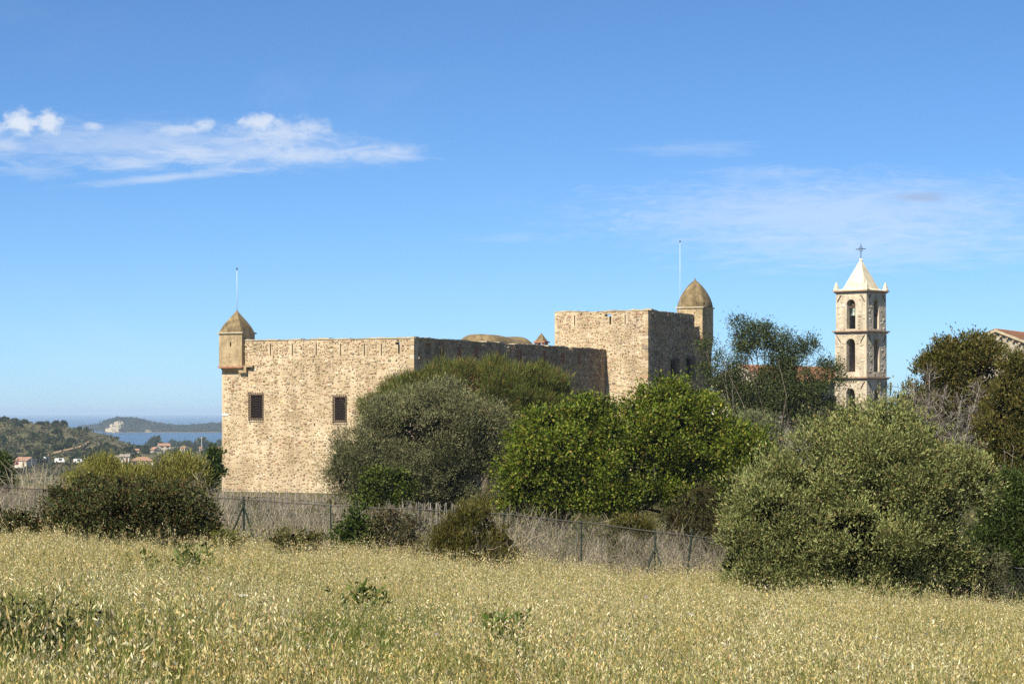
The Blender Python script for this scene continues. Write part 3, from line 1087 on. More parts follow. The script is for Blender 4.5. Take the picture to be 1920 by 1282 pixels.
# ------------------------------------------------------------------ the tower block of the fort
R0 = C0 + E2 * LS
T0 = R0 - E1 * u_at(R0, -E1, 1215)
ZTT = (Y0 - 580) / F * T0[1]
WT = u_at(T0, E1, 1040)
DT = u_at(T0, E2, 1302)
DT2 = u_at(T0, E2, 1334)      # the wall runs on under the corner turret
ZTP = ZTT - 1.95
ta = [hole(T0, E1, 1076.4, 1078.2, 591, 611), hole(T0, E1, 1134, 1146, 589, 593), hole(T0, E1, 1142.5, 1146, 593, 608.5), hole(T0, E1, 1171.2, 1173, 590, 608)]
ta = [(a, b_, max(c, ZTP + .02), d) for a, b_, c, d in ta]
w5 = hole(T0, E2, 1257.5, 1267.5, 675, 703); w6 = hole(T0, E2, 1287, 1297, 671, 709)
w7 = hole(T0, E2, 1236, 1241, 700, 706)
m = MB(); wall_holes(m, T0, E1, NF, 0, WT, ZB, ZTP, 1.2, []); tw = m.build('tower', mortar_m, fort)
stones(tw, T0, E1, NF, .35, WT - .05, -2.2, ZTP, [], PAL_TOWER, hmin=.10, hmax=.26, wmin=.14, wmax=.45, fill=.80, proud=.03, big=110)
m = MB(); wall_holes(m, T0, E2, NS, 1.202, DT2, ZB, ZTP, 1.2, [w5, w6, w7]); tw2 = m.build('tower_wall', shaded_mortar_m, fort)
stones(tw2, T0, E2, NS, .4, DT2 - .05, -1.0, ZTP, [(h[0] - .15, h[1] + .15, h[2] - .15, h[3] + .15) for h in (w5, w6, w7)], [(p[0], tuple(np.array(p[1]) * .8)) for p in PAL_SIDE] + [(12, (.55, .49, .40))], fill=.9, proud=.055, big=60)  # side palette scaled down: shade painted into the stone colour
for h in (w5, w6):
    casement(tw2, T0, E2, NS, h)
    grille(tw2, T0, E2, NS, h, 6, 13, .3)
m = MB(); wall_holes(m, T0, E1, NF, 0, WT, ZTP + .001, ZTT - .12, .7, ta); tp = m.build('parapet', mortar_m, fort)
stones(tp, T0, E1, NF, .3, WT - .05, ZTP + .02, ZTT - .14, ta, PAL_PARAPET + [(26, (.5, .4, .26)), (16, (.6, .52, .38))], hmin=.1, hmax=.26, fill=.85, proud=.03, big=40)
tsl = [hole(T0, E2, x - .9, x + .9, 592, 610) for x in (1232, 1257.5, 1278.5)]
m = MB(); wall_holes(m, T0, E2, NS, .702, DT, ZTP + .001, ZTT - .12, .7, tsl); tp2 = m.build('parapet', shaded_mortar_m, fort)
stones(tp2, T0, E2, NS, .35, DT - .05, ZTP + .02, ZTT - .14, tsl, [(p[0], tuple(np.array(p[1]) * .8)) for p in PAL_SIDE], fill=.9, proud=.055, big=30)  # same darkened side palette, shade included in the colour
slabs(T0, E1, NF, -.05, WT + .05, -.75, .05, ZTT - .118, fort)
slabs(T0, E2, NS, .752, DT + .05, -.75, .05, ZTT - .118, fort)
m = MB(); wall_holes(m, T0 + E1 * WT + E2 * DT2, -E2, E1, 0, DT2 - 1.21, ZB, ZTT - .12, .7, []); m.build('tower_wall', mortar_m, fort)
m = MB(); wall_holes(m, T0 + E1 * (WT - .71) + E2 * DT2, -E1, E2, 0, WT - 1.92, ZB, ZTP, .7, []); m.build('tower_wall', mortar_m, fort)
m = MB(); m.box(T0, E1, E2, 1.25, WT - .75, 1.25, DT2 - .75, ZTP - .6, ZTP - .3); m.build('terrace', coping_m, fort)
quoins(tw, T0, E1, E2, -2.0, ZTT - .14)
B0 = solve_corner(1317.5, T0[1] + E2[1] * DT + .8)
bd = B0[1]
DOME = lambda t_: max(.05 * (1 - t_) / .1 + .015 if t_ > .9 else .02, max(0, 1 - (t_ / .93) ** 1.55) ** .78 * 1.06)
tb2, tcen2 = turret(B0, 2.9, 3.2, zs(634, bd), zs(577, bd), zs(523, bd + 1), DOME, 3.4, 'plastered corner turret with tall pointed dome roof', corbel=1.6)
PLS = [(3, (.40, .31, .19)), (3, (.32, .24, .15)), (2, (.48, .40, .27)), (1, (.25, .19, .13)), (.6, (.38, .22, .14))]
stones(tb2, B0, E1, NF, .05, 2.85, zs(634, bd) + .1, zs(577, bd) - .05, [(1.2, 1.7, zs(577, bd) - 1.4, zs(577, bd) - .5)], PLS, fill=.5, proud=.014, wmin=.14, wmax=.36)
stones(tb2, B0, E2, NS, .05, 3.15, zs(634, bd) + .1, zs(577, bd) - .05, [(1.1, 1.6, zs(577, bd) - 1.4, zs(577, bd) - .5)], PLS, fill=.5, proud=.014, wmin=.14, wmax=.36)
m = MB()
pts = []
for i in range(9):
    t_ = i / 9
    w = 1.62 * DOME(t_) + .03
    q = tcen2 + E1 * w * .25 - E2 * w * .99
    q = tcen2 + (E1 * .62 - E2 * .78) * w * 1.1
    pts.append((q[0], q[1], zs(577, bd) + .16 + (zs(523.5, bd + 1) - zs(577, bd)) * t_))
m.tube(pts, .035, .03, 5); m.build('cable', dark_iron_m, tb2)

# flag poles
pole_m = mat('white_pole', (.58, .59, .58), .4, .4)


def pole(p, z0, z1, label):
    t_ = thing('flagpole', (p[0], p[1], z0), label, 'flagpole', 'flagpoles on the fort')
    m = MB(); m.tube([(p[0], p[1], z0 - .1), (p[0], p[1], (z0 + z1) / 2), (p[0], p[1], z1)], .027, .018, 8); m.build('pole', pole_m, t_, smooth=True)
    m = MB()
    m.tube([(p[0], p[1], z1 - .02), (p[0], p[1], z1 + .05), (p[0], p[1], z1 + .13), (p[0], p[1], z1 + .16)], .075, .05, 8); m.build('finial', dark_iron_m, t_)


pole(tcen, zs(586, tcen[1]), zs(505.5, tcen[1]), 'short white flagpole on the curved roof of the corner turret')
fp2 = solve_corner(1275, T0[1] + 8)
pole(fp2, ZTP - .3, zs(454, fp2[1]), 'tall white flagpole beside the pointed dome turret on the tower')

# ------------------------------------------------------------------ church bell tower
th = math.radians(41.2)
G1 = np.array([-math.cos(th), math.sin(th), 0]); G2 = np.array([math.sin(th), math.cos(th), 0])
BF = solve_corner(1625, 255.0)
bel_m = noisy_mat('belfry_mortar', [(0.25, (0.42, 0.36, 0.27)), (0.5, (0.56, 0.49, 0.38)), (0.75, (0.64, 0.57, 0.45))], 1.1, 0.95, 0.04, 5.0, stain=.3)
trim_m = noisy_mat('brick_cornice', [(0.3, (0.28, 0.19, 0.13)), (0.7, (0.42, 0.31, 0.22))], 2.0, 0.95, 0.01)
spire_m = noisy_mat('spire_plaster', [(0.3, (0.60, 0.53, 0.39)), (0.7, (0.72, 0.66, 0.52))], 1.2, 0.9, 0.01, stain=.22)
bell_tower = thing('bell_tower', (BF[0], BF[1], -7), 'pale stone church bell tower with arched openings and pyramid spire', 'bell tower')


def arch_wall(m, O, U, Nn, width, z0, z1, th_, uc, w, zb_, zspr, seg=10):
    O = np.asarray(O, float)

    def pt(u, n, z):
        q = O + U * u - Nn * n
        return (q[0], q[1], z)
    a, b_ = uc - w / 2, uc + w / 2

    def quad(u0, u1, za0, za1, zb0, zb1):
        m.poly([pt(u0, 0, za0), pt(u1, 0, za1), pt(u1, 0, zb1), pt(u0, 0, zb0)])
        m.poly([pt(u0, th_, za0), pt(u0, th_, zb0), pt(u1, th_, zb1), pt(u1, th_, za1)])
    quad(0, a, z0, z0, z1, z1); quad(b_, width, z0, z0, z1, z1)
    if zb_ > z0:
        quad(a, b_, z0, z0, zb_, zb_)
        m.poly([pt(a, 0, zb_), pt(b_, 0, zb_), pt(b_, th_, zb_), pt(a, th_, zb_)])
    m.poly([pt(a, 0, zb_), pt(a, 0, zspr), pt(a, th_, zspr), pt(a, th_, zb_)])
    m.poly([pt(b_, 0, zb_), pt(b_, th_, zb_), pt(b_, th_, zspr), pt(b_, 0, zspr)])
    arc = [(uc - w / 2 * math.cos(math.pi * i / seg), zspr + w / 2 * math.sin(math.pi * i / seg)) for i in range(seg + 1)]
    for (ua, za), (ub, zb2) in zip(arc[:-1], arc[1:]):
        quad(ua, ub, za, zb2, z1, z1)
        m.poly([pt(ua, 0, za), pt(ub, 0, zb2), pt(ub, th_, zb2), pt(ua, th_, za)])
    for u in (0, width):
        m.poly([pt(u, 0, z0), pt(u, 0, z1), pt(u, th_, z1), pt(u, th_, z0)])
    m.poly([pt(0, 0, z1), pt(width, 0, z1), pt(width, th_, z1), pt(0, th_, z1)])


LEV = [(4.10, -8.5, zs(711, 255), -2.0, 2.0), (4.02, zs(706, 255), zs(623.5, 255), 4.35, 7.4), (3.92, zs(619, 255), zs(547.5, 255), 9.0, 11.65)]
tie_m = dark_iron_m
wood_m0 = noisy_mat('light_block_boards', [(0.3, (.05, .035, .025)), (0.7, (.12, .085, .06))], 5.0)
for li, (s, z0, z1, zb_, zsp) in enumerate(LEV):
    of = (4.10 - s) / 2
    O = BF + G1 * of + G2 * of
    st = None
    for (O_, U_, N_) in ((O, G1, -G2), (O, G2, -G1), (O + G1 * s + G2 * s, -G2, G1), (O + G1 * s + G2 * s, -G1, G2)):
        m = MB()
        vis = N_[1] < 0
        side = U_ is G2 or (U_[0] == -G2[0])
        if side:
            arch_wall(m, O_ + U_ * .552, U_, N_, s - 1.104, z0, z1, .28, s / 2 - .552, 1.12, zb_, zsp)
        else:
            arch_wall(m, O_, U_, N_, s, z0, z1, .55, s / 2, 1.12, zb_, zsp)
        w = m.build('wall', bel_m, bell_tower)
        if vis:
            hh = [(s / 2 - .6, s / 2 + .6, zb_ - .02, zsp + .62)]
            stones(w, O_, U_, N_, .03, s - .03, max(z0, -1) + .03, z1 - .03, hh, PAL_BELFRY, hmin=.24, hmax=.42, wmin=.3, wmax=.75, fill=.9, proud=.024, big=0)
            # arch stones
            k = 9
            for i in range(k):
                a0, a1 = math.pi * i / k + .02, math.pi * (i + 1) / k - .02
                mm = MB(); q = []
                for n_ in (-.1, .035):
                    for (r_, a_) in ((.565, a0), (.565, a1), (.82, a1), (.82, a0)):
                        p_ = O_ + U_ * (s / 2 - r_ * math.cos(a_)) + N_ * n_
                        q.append((p_[0], p_[1], zsp + r_ * math.sin(a_)))
                mm.hexa(q); mm.build('arch_stone', bigstone_m if False else bel_m, w)
            # slanting iron tie bars near the top corners
            for sgn, uu in ((1, .22), (-1, s - .22)):
                mm = MB()
                a_ = O_ + U_ * (uu + (.38 if sgn > 0 else -.0) * 1) + N_ * .07
                p0 = O_ + U_ * uu + N_ * .07; p1 = O_ + U_ * (uu + sgn * .5) + N_ * .07
                lo, hi = (p0, p1) if li == 2 else (p1, p0)
                mm.tube([(lo[0], lo[1], z1 - .95), (hi[0], hi[1], z1 - .22)], .04, .04, 4); mm.build('tie_bar', tie_m, bell_tower)
    m = MB(); e = .14
    m.box(O, G1, G2, -e, s + e, -e, s + e, z1 + .003, z1 + .14)
    m.box(O, G1, G2, -e - .14, s + e + .14, -e - .14, s + e + .14, z1 + .142, z1 + .27)
    m.build('cornice', trim_m, bell_tower)
for zf in (LEV[0][2] - .25, LEV[1][2] - .25, LEV[2][2] - .25):  # unseen slabs added to block light passing between the storeys
    m = MB(); m.box(BF + (G1 + G2) * .62, G1, G2, 0, 2.86, 0, 2.86, zf, zf + .2); m.build('light_block_slab', wood_m0, bell_tower)
s = 3.92; O = BF + G1 * .09 + G2 * .09
cen_b = O + (G1 + G2) * s / 2
zc = LEV[2][2] + .272
m = MB(); square_roof(m, cen_b, G1, G2, s / 2 + .12, zc, zs(486, 257) - zc, lambda t_: (1 - .34 * (t_ / .06)) if t_ < .06 else max(.05, .66 * (1 - (t_ - .06) / .94) + .03), 60, 2, 16)
m.build('spire', spire_m, bell_tower)
m = MB(); m.tube([(cen_b[0], cen_b[1], zs(487, 257)), (cen_b[0], cen_b[1], zs(485.5, 257)), (cen_b[0], cen_b[1], zs(483.5, 257))], .22, .1, 8); m.build('spire_cap', spire_m, bell_tower)
for a in (.04, s - .04):
    for b_ in (.04, s - .04):
        q = O + G1 * a + G2 * b_
        m = MB(); square_roof(m, q, G1, G2, .26, zc + .002, .95, lambda t_: (1 if t_ < .15 else (.78 * (1 - ((t_ - .15) / .85) ** 1.8) + .04)), 8, 2, 8); m.build('pinnacle', spire_m, bell_tower)
m = MB(); z0, z1 = zs(484.5, 257), zs(455.5, 257)
cz = (z0 * .42 + z1 * .58) + .1
q = cen_b
m.tube([(q[0], q[1], z0 - .2), (q[0], q[1], z1)], .045, .03, 6)
m.tube([tuple(q[:2] + G1[:2] * .62) + (cz,), tuple(q[:2] - G1[:2] * .62) + (cz,)], .04, .04, 6)
rp = [tuple(q[:2] + G1[:2] * .24 * math.cos(a)) + (cz + .24 * math.sin(a),) for a in np.linspace(0, 2 * math.pi, 15)]
m.tube(rp, .03, .03, 5); m.build('cross', dark_iron_m, bell_tower)
bronze_m = mat('bell_bronze', (.16, .20, .17), .5, .4); bronze_m.node_tree.nodes['Principled BSDF'].inputs['Metallic'].default_value = .5
wood_m = noisy_mat('dark_wood', [(0.3, (.05, .035, .025)), (0.7, (.12, .085, .06))], 5.0)


def bell(q, U_, zt_, r, label):
    t_ = thing('bell', (q[0], q[1], zt_ - 1.3), label, 'bell')
    prof = [(.30, 0), (.42, -.05), (.50, -.3), (.62, -.75), (.80, -1.05), (1.0, -1.2), (.97, -1.25)]
    m = MB(); k = 16; base = 0
    for rr, zz in prof:
        for j in range(k):
            a = 2 * math.pi * j / k
            m.v.append((q[0] + r * rr * math.cos(a), q[1] + r * rr * math.sin(a), zt_ + zz * r * 1.5))
    for i in range(len(prof) - 1):
        for j in range(k):
            m.f.append([i * k + j, i * k + (j + 1) % k, (i + 1) * k + (j + 1) % k, (i + 1) * k + j]); m.c.append((.5,) * 3)
    m.f.append(list(range(k))); m.c.append((.5,) * 3)
    m.build('bell_body', bronze_m, t_, smooth=True)
    m = MB(); m.box(q, U_, np.cross(U_, (0, 0, 1)), -1.6, 1.6, -.1, .1, zt_ + .02, zt_ + .24)
    m.box(q, U_, np.cross(U_, (0, 0, 1)), -.2, .2, -.12, .12, zt_ + .242, zt_ + .5); m.build('yoke', wood_m, t_)
    m = MB(); m.tube([(q[0], q[1], zt_ - .3 * r), (q[0], q[1], zt_ - 1.95 * r)], .04, .07, 6); m.build('clapper', dark_iron_m, t_)


bell(BF + G1 * 1.95 + G2 * .55, G1, zs(577, 255.5), .44, 'bronze bell hanging in the wide upper arch of the bell tower')
bell(BF + G2 * 2.25 + G1 * .6, G2, zs(592, 256), .24, 'small bell in the shaded upper arch of the bell tower')
# cable bracket on the tower
m = MB(); q = BF + G2 * 4.05 - G1 * .02
for k, z in enumerate((zs(720, 257), zs(724, 257))):
    m.tube([(q[0], q[1], z), (q[0] + .5, q[1] - .2, z)], .03, .03, 5)
m.tube([(q[0] + .35, q[1] - .1, zs(741, 257)), (q[0] + .35, q[1] - .1, zs(716, 257))], .08, .08, 6)
m.build('cable_bracket', dark_iron_m, bell_tower)
m = MB(); p0 = np.array([q[0] + .5, q[1] - .2, zs(723, 257)]); p1 = np.array([(1740 - 960) / F * 240, 240, zs(722, 240)])
m.tube([p0 + (p1 - p0) * i / 8 - np.array([0, 0, .35 * math.sin(math.pi * i / 8)]) for i in range(9)], .025, .025, 5)
tag(m.build('overhead_cable', dark_iron_m), 'thin dark overhead cable running right from the bell tower', 'cable')

# ------------------------------------------------------------------ tiled roofs
tile_m = noisy_mat('clay_tile', [(0.25, (0.26, 0.11, 0.065)), (0.5, (0.42, 0.20, 0.115)), (0.75, (0.52, 0.30, 0.19))], 1.6, 0.9, 0.02, 8.0)
far_tile_m = noisy_mat('far_clay_tile', [(0.3, (0.24, 0.13, 0.085)), (0.7, (0.36, 0.22, 0.15))], 0.9, 0.9)
grey_tile_m = noisy_mat('grey_tile', [(0.3, (0.22, 0.19, 0.16)), (0.7, (0.32, 0.28, 0.24))], 0.9, 0.9)


def tile_slope(name, a, b_, c, d, parent, rows_=16, pitch=.24, material=None):
    """a tiled roof slope: a,b along the eave, d,c along the ridge; barrel tiles in relief, lapped course by course"""
    a, b_, c, d = (np.asarray(v, float) for v in (a, b_, c, d))
    L = np.linalg.norm(b_ - a); nc = max(8, int(L / pitch) * 4)
    nrm = np.cross(b_ - a, d - a); nrm /= np.linalg.norm(nrm)
    if nrm[2] < 0:
        nrm = -nrm
    s = np.linspace(0, 1, nc + 1)
    r = np.repeat(np.linspace(0, 1, rows_ + 1), 2)[1:-1]
    lap = np.tile([.035, 0.0], rows_)
    S, R_ = np.meshgrid(s, r)
    V = (a * (1 - R_[..., None]) * (1 - S[..., None]) + b_ * (1 - R_[..., None]) * S[..., None] + c * R_[..., None] * S[..., None] + d * R_[..., None] * (1 - S[..., None]))
    h = .045 * np.abs(np.sin(S * L / pitch * math.pi)) + lap[:, None]
    V = V + nrm * h[..., None]
    return link(name, quick_mesh(name, V.reshape(-1, 3), grid_faces(len(r), nc + 1)), material or tile_m, parent)


# nave of the church
K0 = solve_corner(1441, 262.0)
WN = u_at(K0, G1, 1335)
ze, zr_ = zs(713, 262), zs(684.5, 264)
LN = 24.0
church = thing('church', (K0[0], K0[1], -7), 'pale stone church nave with clay tile roof behind the dark airy tree', 'church')


def pz(q, z):
    return (q[0], q[1], z)


fac_m = noisy_mat('church_plaster', [(0.25, (0.46, 0.41, 0.32)), (0.5, (0.58, 0.53, 0.43)), (0.75, (0.66, 0.61, 0.51))], 0.9, 0.95, 0.02)
mid = K0 + G1 * WN / 2
m = MB()
K1 = K0 + G1 * WN
m.poly([pz(K0, -8), pz(K1, -8), pz(K1, ze), pz(mid, zr_), pz(K0, ze)])
Kb, K1b, midb = K0 + G2 * LN, K1 + G2 * LN, mid + G2 * LN
m.poly([pz(Kb, -8), pz(Kb, ze), pz(midb, zr_), pz(K1b, ze), pz(K1b, -8)])
m.poly([pz(K0, -8), pz(K0, ze), pz(Kb, ze), pz(Kb, -8)])
m.poly([pz(K1, -8), pz(K1b, -8), pz(K1b, ze), pz(K1, ze)])
cw = m.build('wall', fac_m, church)
ov = .35
slope = (zr_ - ze) / (WN / 2)
tile_slope('roof', pz(K0 - G1 * ov - G2 * ov, ze - ov * slope + .06), pz(Kb - G1 * ov, ze - ov * slope + .06), pz(midb, zr_ + .06), pz(mid - G2 * ov, zr_ + .06), church)
tile_slope('roof', pz(K1 + G1 * ov - G2 * ov, ze - ov * slope + .06), pz(K1b + G1 * ov, ze - ov * slope + .06), pz(midb, zr_ + .06), pz(mid - G2 * ov, zr_ + .06), church)
# raking cornices, entablature and side cornice
for (A, B) in ((K0 - G1 * .3, mid), (K1 + G1 * .3, mid)):
    mm = MB(); q = []
    za, zb2 = ze - .3 * slope, zr_
    for (pp, zz) in ((A, za), (B, zb2)):
        pass
    lo = [A - G2 * .3, A + G2 * .0, B + G2 * .0, B - G2 * .3]
    mm.hexa([pz(A - G2 * .32, za - .28), pz(A + G2 * -.002, za - .28), pz(B + G2 * -.002, zb2 - .28), pz(B - G2 * .32, zb2 - .28), pz(A - G2 * .32, za + .02), pz(A + G2 * -.002, za + .02), pz(B + G2 * -.002, zb2 + .02), pz(B - G2 * .32, zb2 + .02)])
    mm.build('raking_cornice', spire_m, church)
mm = MB(); mm.box(K0, G1, -G2, -.2, WN + .2, .003, .28, ze - .75, ze - .5); mm.build('entablature', spire_m, church)
mm = MB(); mm.box(K0, G2, -G1, .05, LN, .003, .22, ze - .34, ze - .06); mm.build('cornice', coping_m, church)
for k in range(4):
    mm = MB(); u = 3 + k * 5.5
    mm.box(K0, G2, -G1, u, u + 1.1, .002, .06, ze - 2.6, ze - 1.1); w_ = mm.build('window', coping_m, church)
    mm = MB(); mm.box(K0, G2, -G1, u + .15, u + .95, .062, .07, ze - 2.45, ze - 1.25); mm.build('pane', mat('church_glass', (.03, .035, .04), .15, .5), w_)
# antenna-like bracket on the gable corner
# stone house at the right edge of the picture
tq = math.radians(26)
Q1 = np.array([-math.cos(tq), math.sin(tq), 0]); Q2 = np.array([math.sin(tq), math.cos(tq), 0])
GA = solve_corner(1868, 190.0)
HWd = 3.7
za = zs(618.5, 190); zev = za - HWd * .40
plaster_m = noisy_mat('old_plaster', [(0.25, (0.18, 0.155, 0.115)), (0.45, (0.32, 0.285, 0.22)), (0.62, (0.45, 0.40, 0.32)), (0.78, (0.58, 0.52, 0.42))], 0.7, 0.95, 0.04, 4.0)
house_s = thing('stone_house', (GA[0], GA[1], -7), 'old grey plastered stone house with clay roof behind the bronze trees', 'house')
A_, B_ = GA + Q1 * HWd, GA - Q1 * HWd
LH = 14
m = MB()
m.poly([pz(B_, -8), pz(A_, -8), pz(A_, zev), pz(GA, za), pz(B_, zev)])
for q_ in (A_, B_):
    m.poly([pz(q_, -8), pz(q_ + Q2 * LH, -8), pz(q_ + Q2 * LH, zev), pz(q_, zev)])
m.poly([pz(B_ + Q2 * LH, -8), pz(B_ + Q2 * LH, zev), pz(GA + Q2 * LH, za), pz(A_ + Q2 * LH, zev), pz(A_ + Q2 * LH, -8)])
hw = m.build('wall', plaster_m, house_s)
stones(hw, A_, -Q1, -Q2, .1, 2 * HWd - .1, 0, zev - .1, [], [(3, (.42, .37, .29)), (2, (.3, .26, .2)), (1, (.5, .44, .34)), (.6, (.2, .16, .12))], fill=.4, proud=.02)
for s_ in (-1, 1):
    e_ = GA - Q1 * s_ * (HWd + .3)
    zz = za - (HWd + .3) * .40
    tile_slope('roof', pz(e_ - Q2 * .25, zz + .08), pz(e_ + Q2 * LH, zz + .08), pz(GA + Q2 * LH, za + .08), pz(GA - Q2 * .25, za + .08), house_s)
    mm = MB()
    mm.hexa([pz(e_ - Q2 * .28, zz - .16), pz(e_ - Q2 * .003, zz - .16), pz(GA - Q2 * .003, za - .16), pz(GA - Q2 * .28, za - .16), pz(e_ - Q2 * .28, zz + .06), pz(e_ - Q2 * .003, zz + .06), pz(GA - Q2 * .003, za + .06), pz(GA - Q2 * .28, za + .06)])
    mm.build('verge', coping_m, house_s)
mm = MB()
for k in range(14):
    u = -HWd + .3 + k * .5
    z_ = za - abs(u) * .40 - .42
    mm.box(GA, Q1, -Q2, u - .09, u + .09, .003, .22, z_, z_ + .14)
mm.build('dentils', trim_m, house_s, 'stuff')

# ------------------------------------------------------------------ houses in the valley
white_m = noisy_mat('white_wall', [(0.3, (.46, .42, .35)), (0.7, (.60, .56, .48))], .5)
pink_m = noisy_mat('pinkish_wall', [(0.3, (.52, .36, .30)), (0.7, (.62, .46, .39))], .5)
cream_m = noisy_mat('cream_wall', [(0.3, (.60, .52, .38)), (0.7, (.70, .62, .48))], .5)
shut_m = mat('red_shutter', (.42, .03, .04)); glass_m = mat('far_window', (.03, .035, .045), .2, .5); door_m = mat('brown_door', (.16, .09, .05))
shut_b = mat('brown_shutter', (.18, .10, .06))


def far_house(label, px, py, w, dep, h, rh, yaw, wall, roofm, hip=0.0, storeys=1, shutters=None, wing=None):
    b_ = hit(px, py)
    w *= .88; h *= .92
    ya = math.radians(yaw)
    U = np.array([math.cos(ya), math.sin(ya), 0]); V_ = np.array([-math.sin(ya), math.cos(ya), 0])
    t_ = thing('house', b_, label, 'house', 'houses in the valley')

    def block(c, w, dep, h, rh, hip):
        z0 = b_[2] - 1.5; z1 = b_[2] + h
        m = MB(); m.box(c, U, V_, -w / 2, w / 2, 0, dep, z0, z1)
        if hip == 0:
            for s_ in (-1, 1):
                q = c + U * s_ * w / 2
                m.poly([pz(q, z1), pz(q + V_ * dep, z1), pz(q + V_ * dep / 2, z1 + rh)])
        m.build('wall', wall, t_)
        o = .35
        m = MB()
        rr = np.array([pz(c + U * a + V_ * v, z) for a, v, z in ((-w / 2 - o, -o, z1 - .1), (w / 2 + o, -o, z1 - .1), (w / 2 + o, dep + o, z1 - .1), (-w / 2 - o, dep + o, z1 - .1), (-w / 2 - o + hip, dep / 2, z1 + rh), (w / 2 + o - hip, dep / 2, z1 + rh))])
        m.poly([rr[0], rr[1], rr[5], rr[4]]); m.poly([rr[2], rr[3], rr[4], rr[5]])
        if hip:
            m.poly([rr[1], rr[2], rr[5]]); m.poly([rr[3], rr[0], rr[4]])
        m.poly([rr[3] - (0, 0, .02), rr[2] - (0, 0, .02), rr[1] - (0, 0, .02), rr[0] - (0, 0, .02)])
        m.build('roof', roofm, t_)
        nwin = max(2, int(w / 3))
        for st in range(storeys):
            for k in range(nwin):
                u = -w / 2 + w * (k + .5) / nwin
                zz = b_[2] + .95 + st * 2.7
                mm = MB()
                if st == 0 and k == nwin // 2:
                    mm.box(c, U, -V_, u - .5, u + .5, .002, .05, b_[2], b_[2] + 2.1); mm.build('door', door_m, t_)
                    continue
                mm.box(c, U, -V_, u - .45, u + .45, .002, .05, zz, zz + 1.25); wn_ = mm.build('window', glass_m, t_)
                if shutters:
                    for s_ in (-1, 1):
                        mm = MB(); mm.box(c, U, -V_, u + s_ * .70 - .24, u + s_ * .70 + .24, .002, .07, zz, zz + 1.25); mm.build('shutter', shutters, wn_)
    block(b_, w, dep, h, rh, hip)
    if wing:
        block(b_ + U * wing[0] - V_ * 1.0, *wing[1:], 0.0)
    return t_


far_house('pinkish house with red shutters at the far left of the valley', 38, 875, 8.0, 7, 3.0, 1.6, -28, white_m, far_tile_m, 0, 1, shut_m)
far_house('grey-roofed white bungalow with an orange-roofed wing in the valley', 214, 866, 7.5, 6, 2.3, 1.0, 4, white_m, grey_tile_m, 0, 1, None, (5.0, 4.6, 6, 2.6, 1.2))
far_house('broad cream house with pale hipped roof above the yellow shrub', 266, 874, 11.5, 9, 2.9, 1.7, 8, cream_m, far_tile_m, 3.2, 1, shut_b)
far_house('two-storey white house, tallest of the valley houses', 309, 850, 8.2, 7, 5.4, 1.6, 20, white_m, far_tile_m, 0, 2, shut_b)
far_house('low white gabled house just left of the two-storey one', 285, 850, 5.2, 5, 2.6, 1.6, -50, white_m, far_tile_m)
far_house('tiny white house on its own among the dark trees', 253, 851, 4.6, 4, 2.3, .9, 6, white_m, far_tile_m)
far_house('small tan-roofed house right of the two-storey house', 342, 846, 5.0, 5, 2.8, 1.5, -30, cream_m, far_tile_m)
far_house('small tan-roofed house beside the tall mast', 374, 846, 4.8, 5, 2.6, 1.2, 10, cream_m, far_tile_m)
far_house('orange-roofed white house half hidden behind the fort corner', 408, 853, 9.0, 7, 4.0, 1.9, -6, white_m, far_tile_m, 0, 1)
# open shed beside the first house
b_ = hit(61, 871)
t_ = thing('carport', b_, 'dark open carport with pale flat roof beside the red-shuttered house', 'carport')
XA, YA = np.array([1., 0, 0]), np.array([0, 1., 0])
m = MB(); m.box(b_, XA, YA, -1.6, 1.6, 0, 3.5, b_[2] + 2.1, b_[2] + 2.35); m.build('roof', white_m, t_)
m = MB(); m.box(b_, XA, YA, -1.5, 1.5, 3.2, 3.35, b_[2] - .8, b_[2] + 2.09); m.build('back_wall', wood_m, t_)
for s_ in (-1.45, 1.45):
    for v in (.1, 3.1):
        m = MB(); m.box(b_, XA, YA, s_ - .07, s_ + .07, v - .07, v + .07, b_[2] - .8, b_[2] + 2.09); m.build('post', wood_m, t_)

tyre_m = mat('tyre', (.02, .02, .02)); carglass_m = mat('car_glass', (.03, .035, .04), .1, .5)


def vehicle(name, label, px, py, L, H, yaw, paint, van):
    b_ = hit(px, py); ya = math.radians(yaw)
    U = np.array([math.cos(ya), math.sin(ya), 0]); V_ = np.array([-math.sin(ya), math.cos(ya), 0])
    t_ = thing(name, b_, label, name.split('_')[-1], 'vehicles parked in the valley')
    z = b_[2] + .35; W = 1.75
    side = [(-L / 2, 0), (L / 2, 0), (L / 2, .55), (L * .40, .75), (L * (.30 if van else .18), H - .35), (-L * (.48 if van else .22), H - .35), (-L * (.5 if van else .38), .75), (-L / 2, .6)]
    m = MB()
    for v in (-W / 2, W / 2):
        m.poly([pz(b_ + U * u + V_ * v, z + zz) for u, zz in (side if v < 0 else side[::-1])])
    for (u0, z0), (u1, z1) in zip(side, side[1:] + side[:1]):
        m.poly([pz(b_ + U * u0 - V_ * W / 2, z + z0), pz(b_ + U * u0 + V_ * W / 2, z + z0), pz(b_ + U * u1 + V_ * W / 2, z + z1), pz(b_ + U * u1 - V_ * W / 2, z + z1)])
    m.build('body', paint, t_)
    m = MB(); m.box(b_, U, V_, -L * .12, L * .17, -W / 2 - .015, -W / 2 - .003, z + .75, z + H - .5); m.build('window', carglass_m, t_)
    for u in (-L * .32, L * .32):
        for v in (-W / 2 - .02, W / 2 - .2):
            m = MB(); q = b_ + U * u + V_ * v
            m.tube([pz(q, z - .05), pz(q + V_ * .22, z - .05)], .32, .32, 10); m.build('wheel', tyre_m, t_)


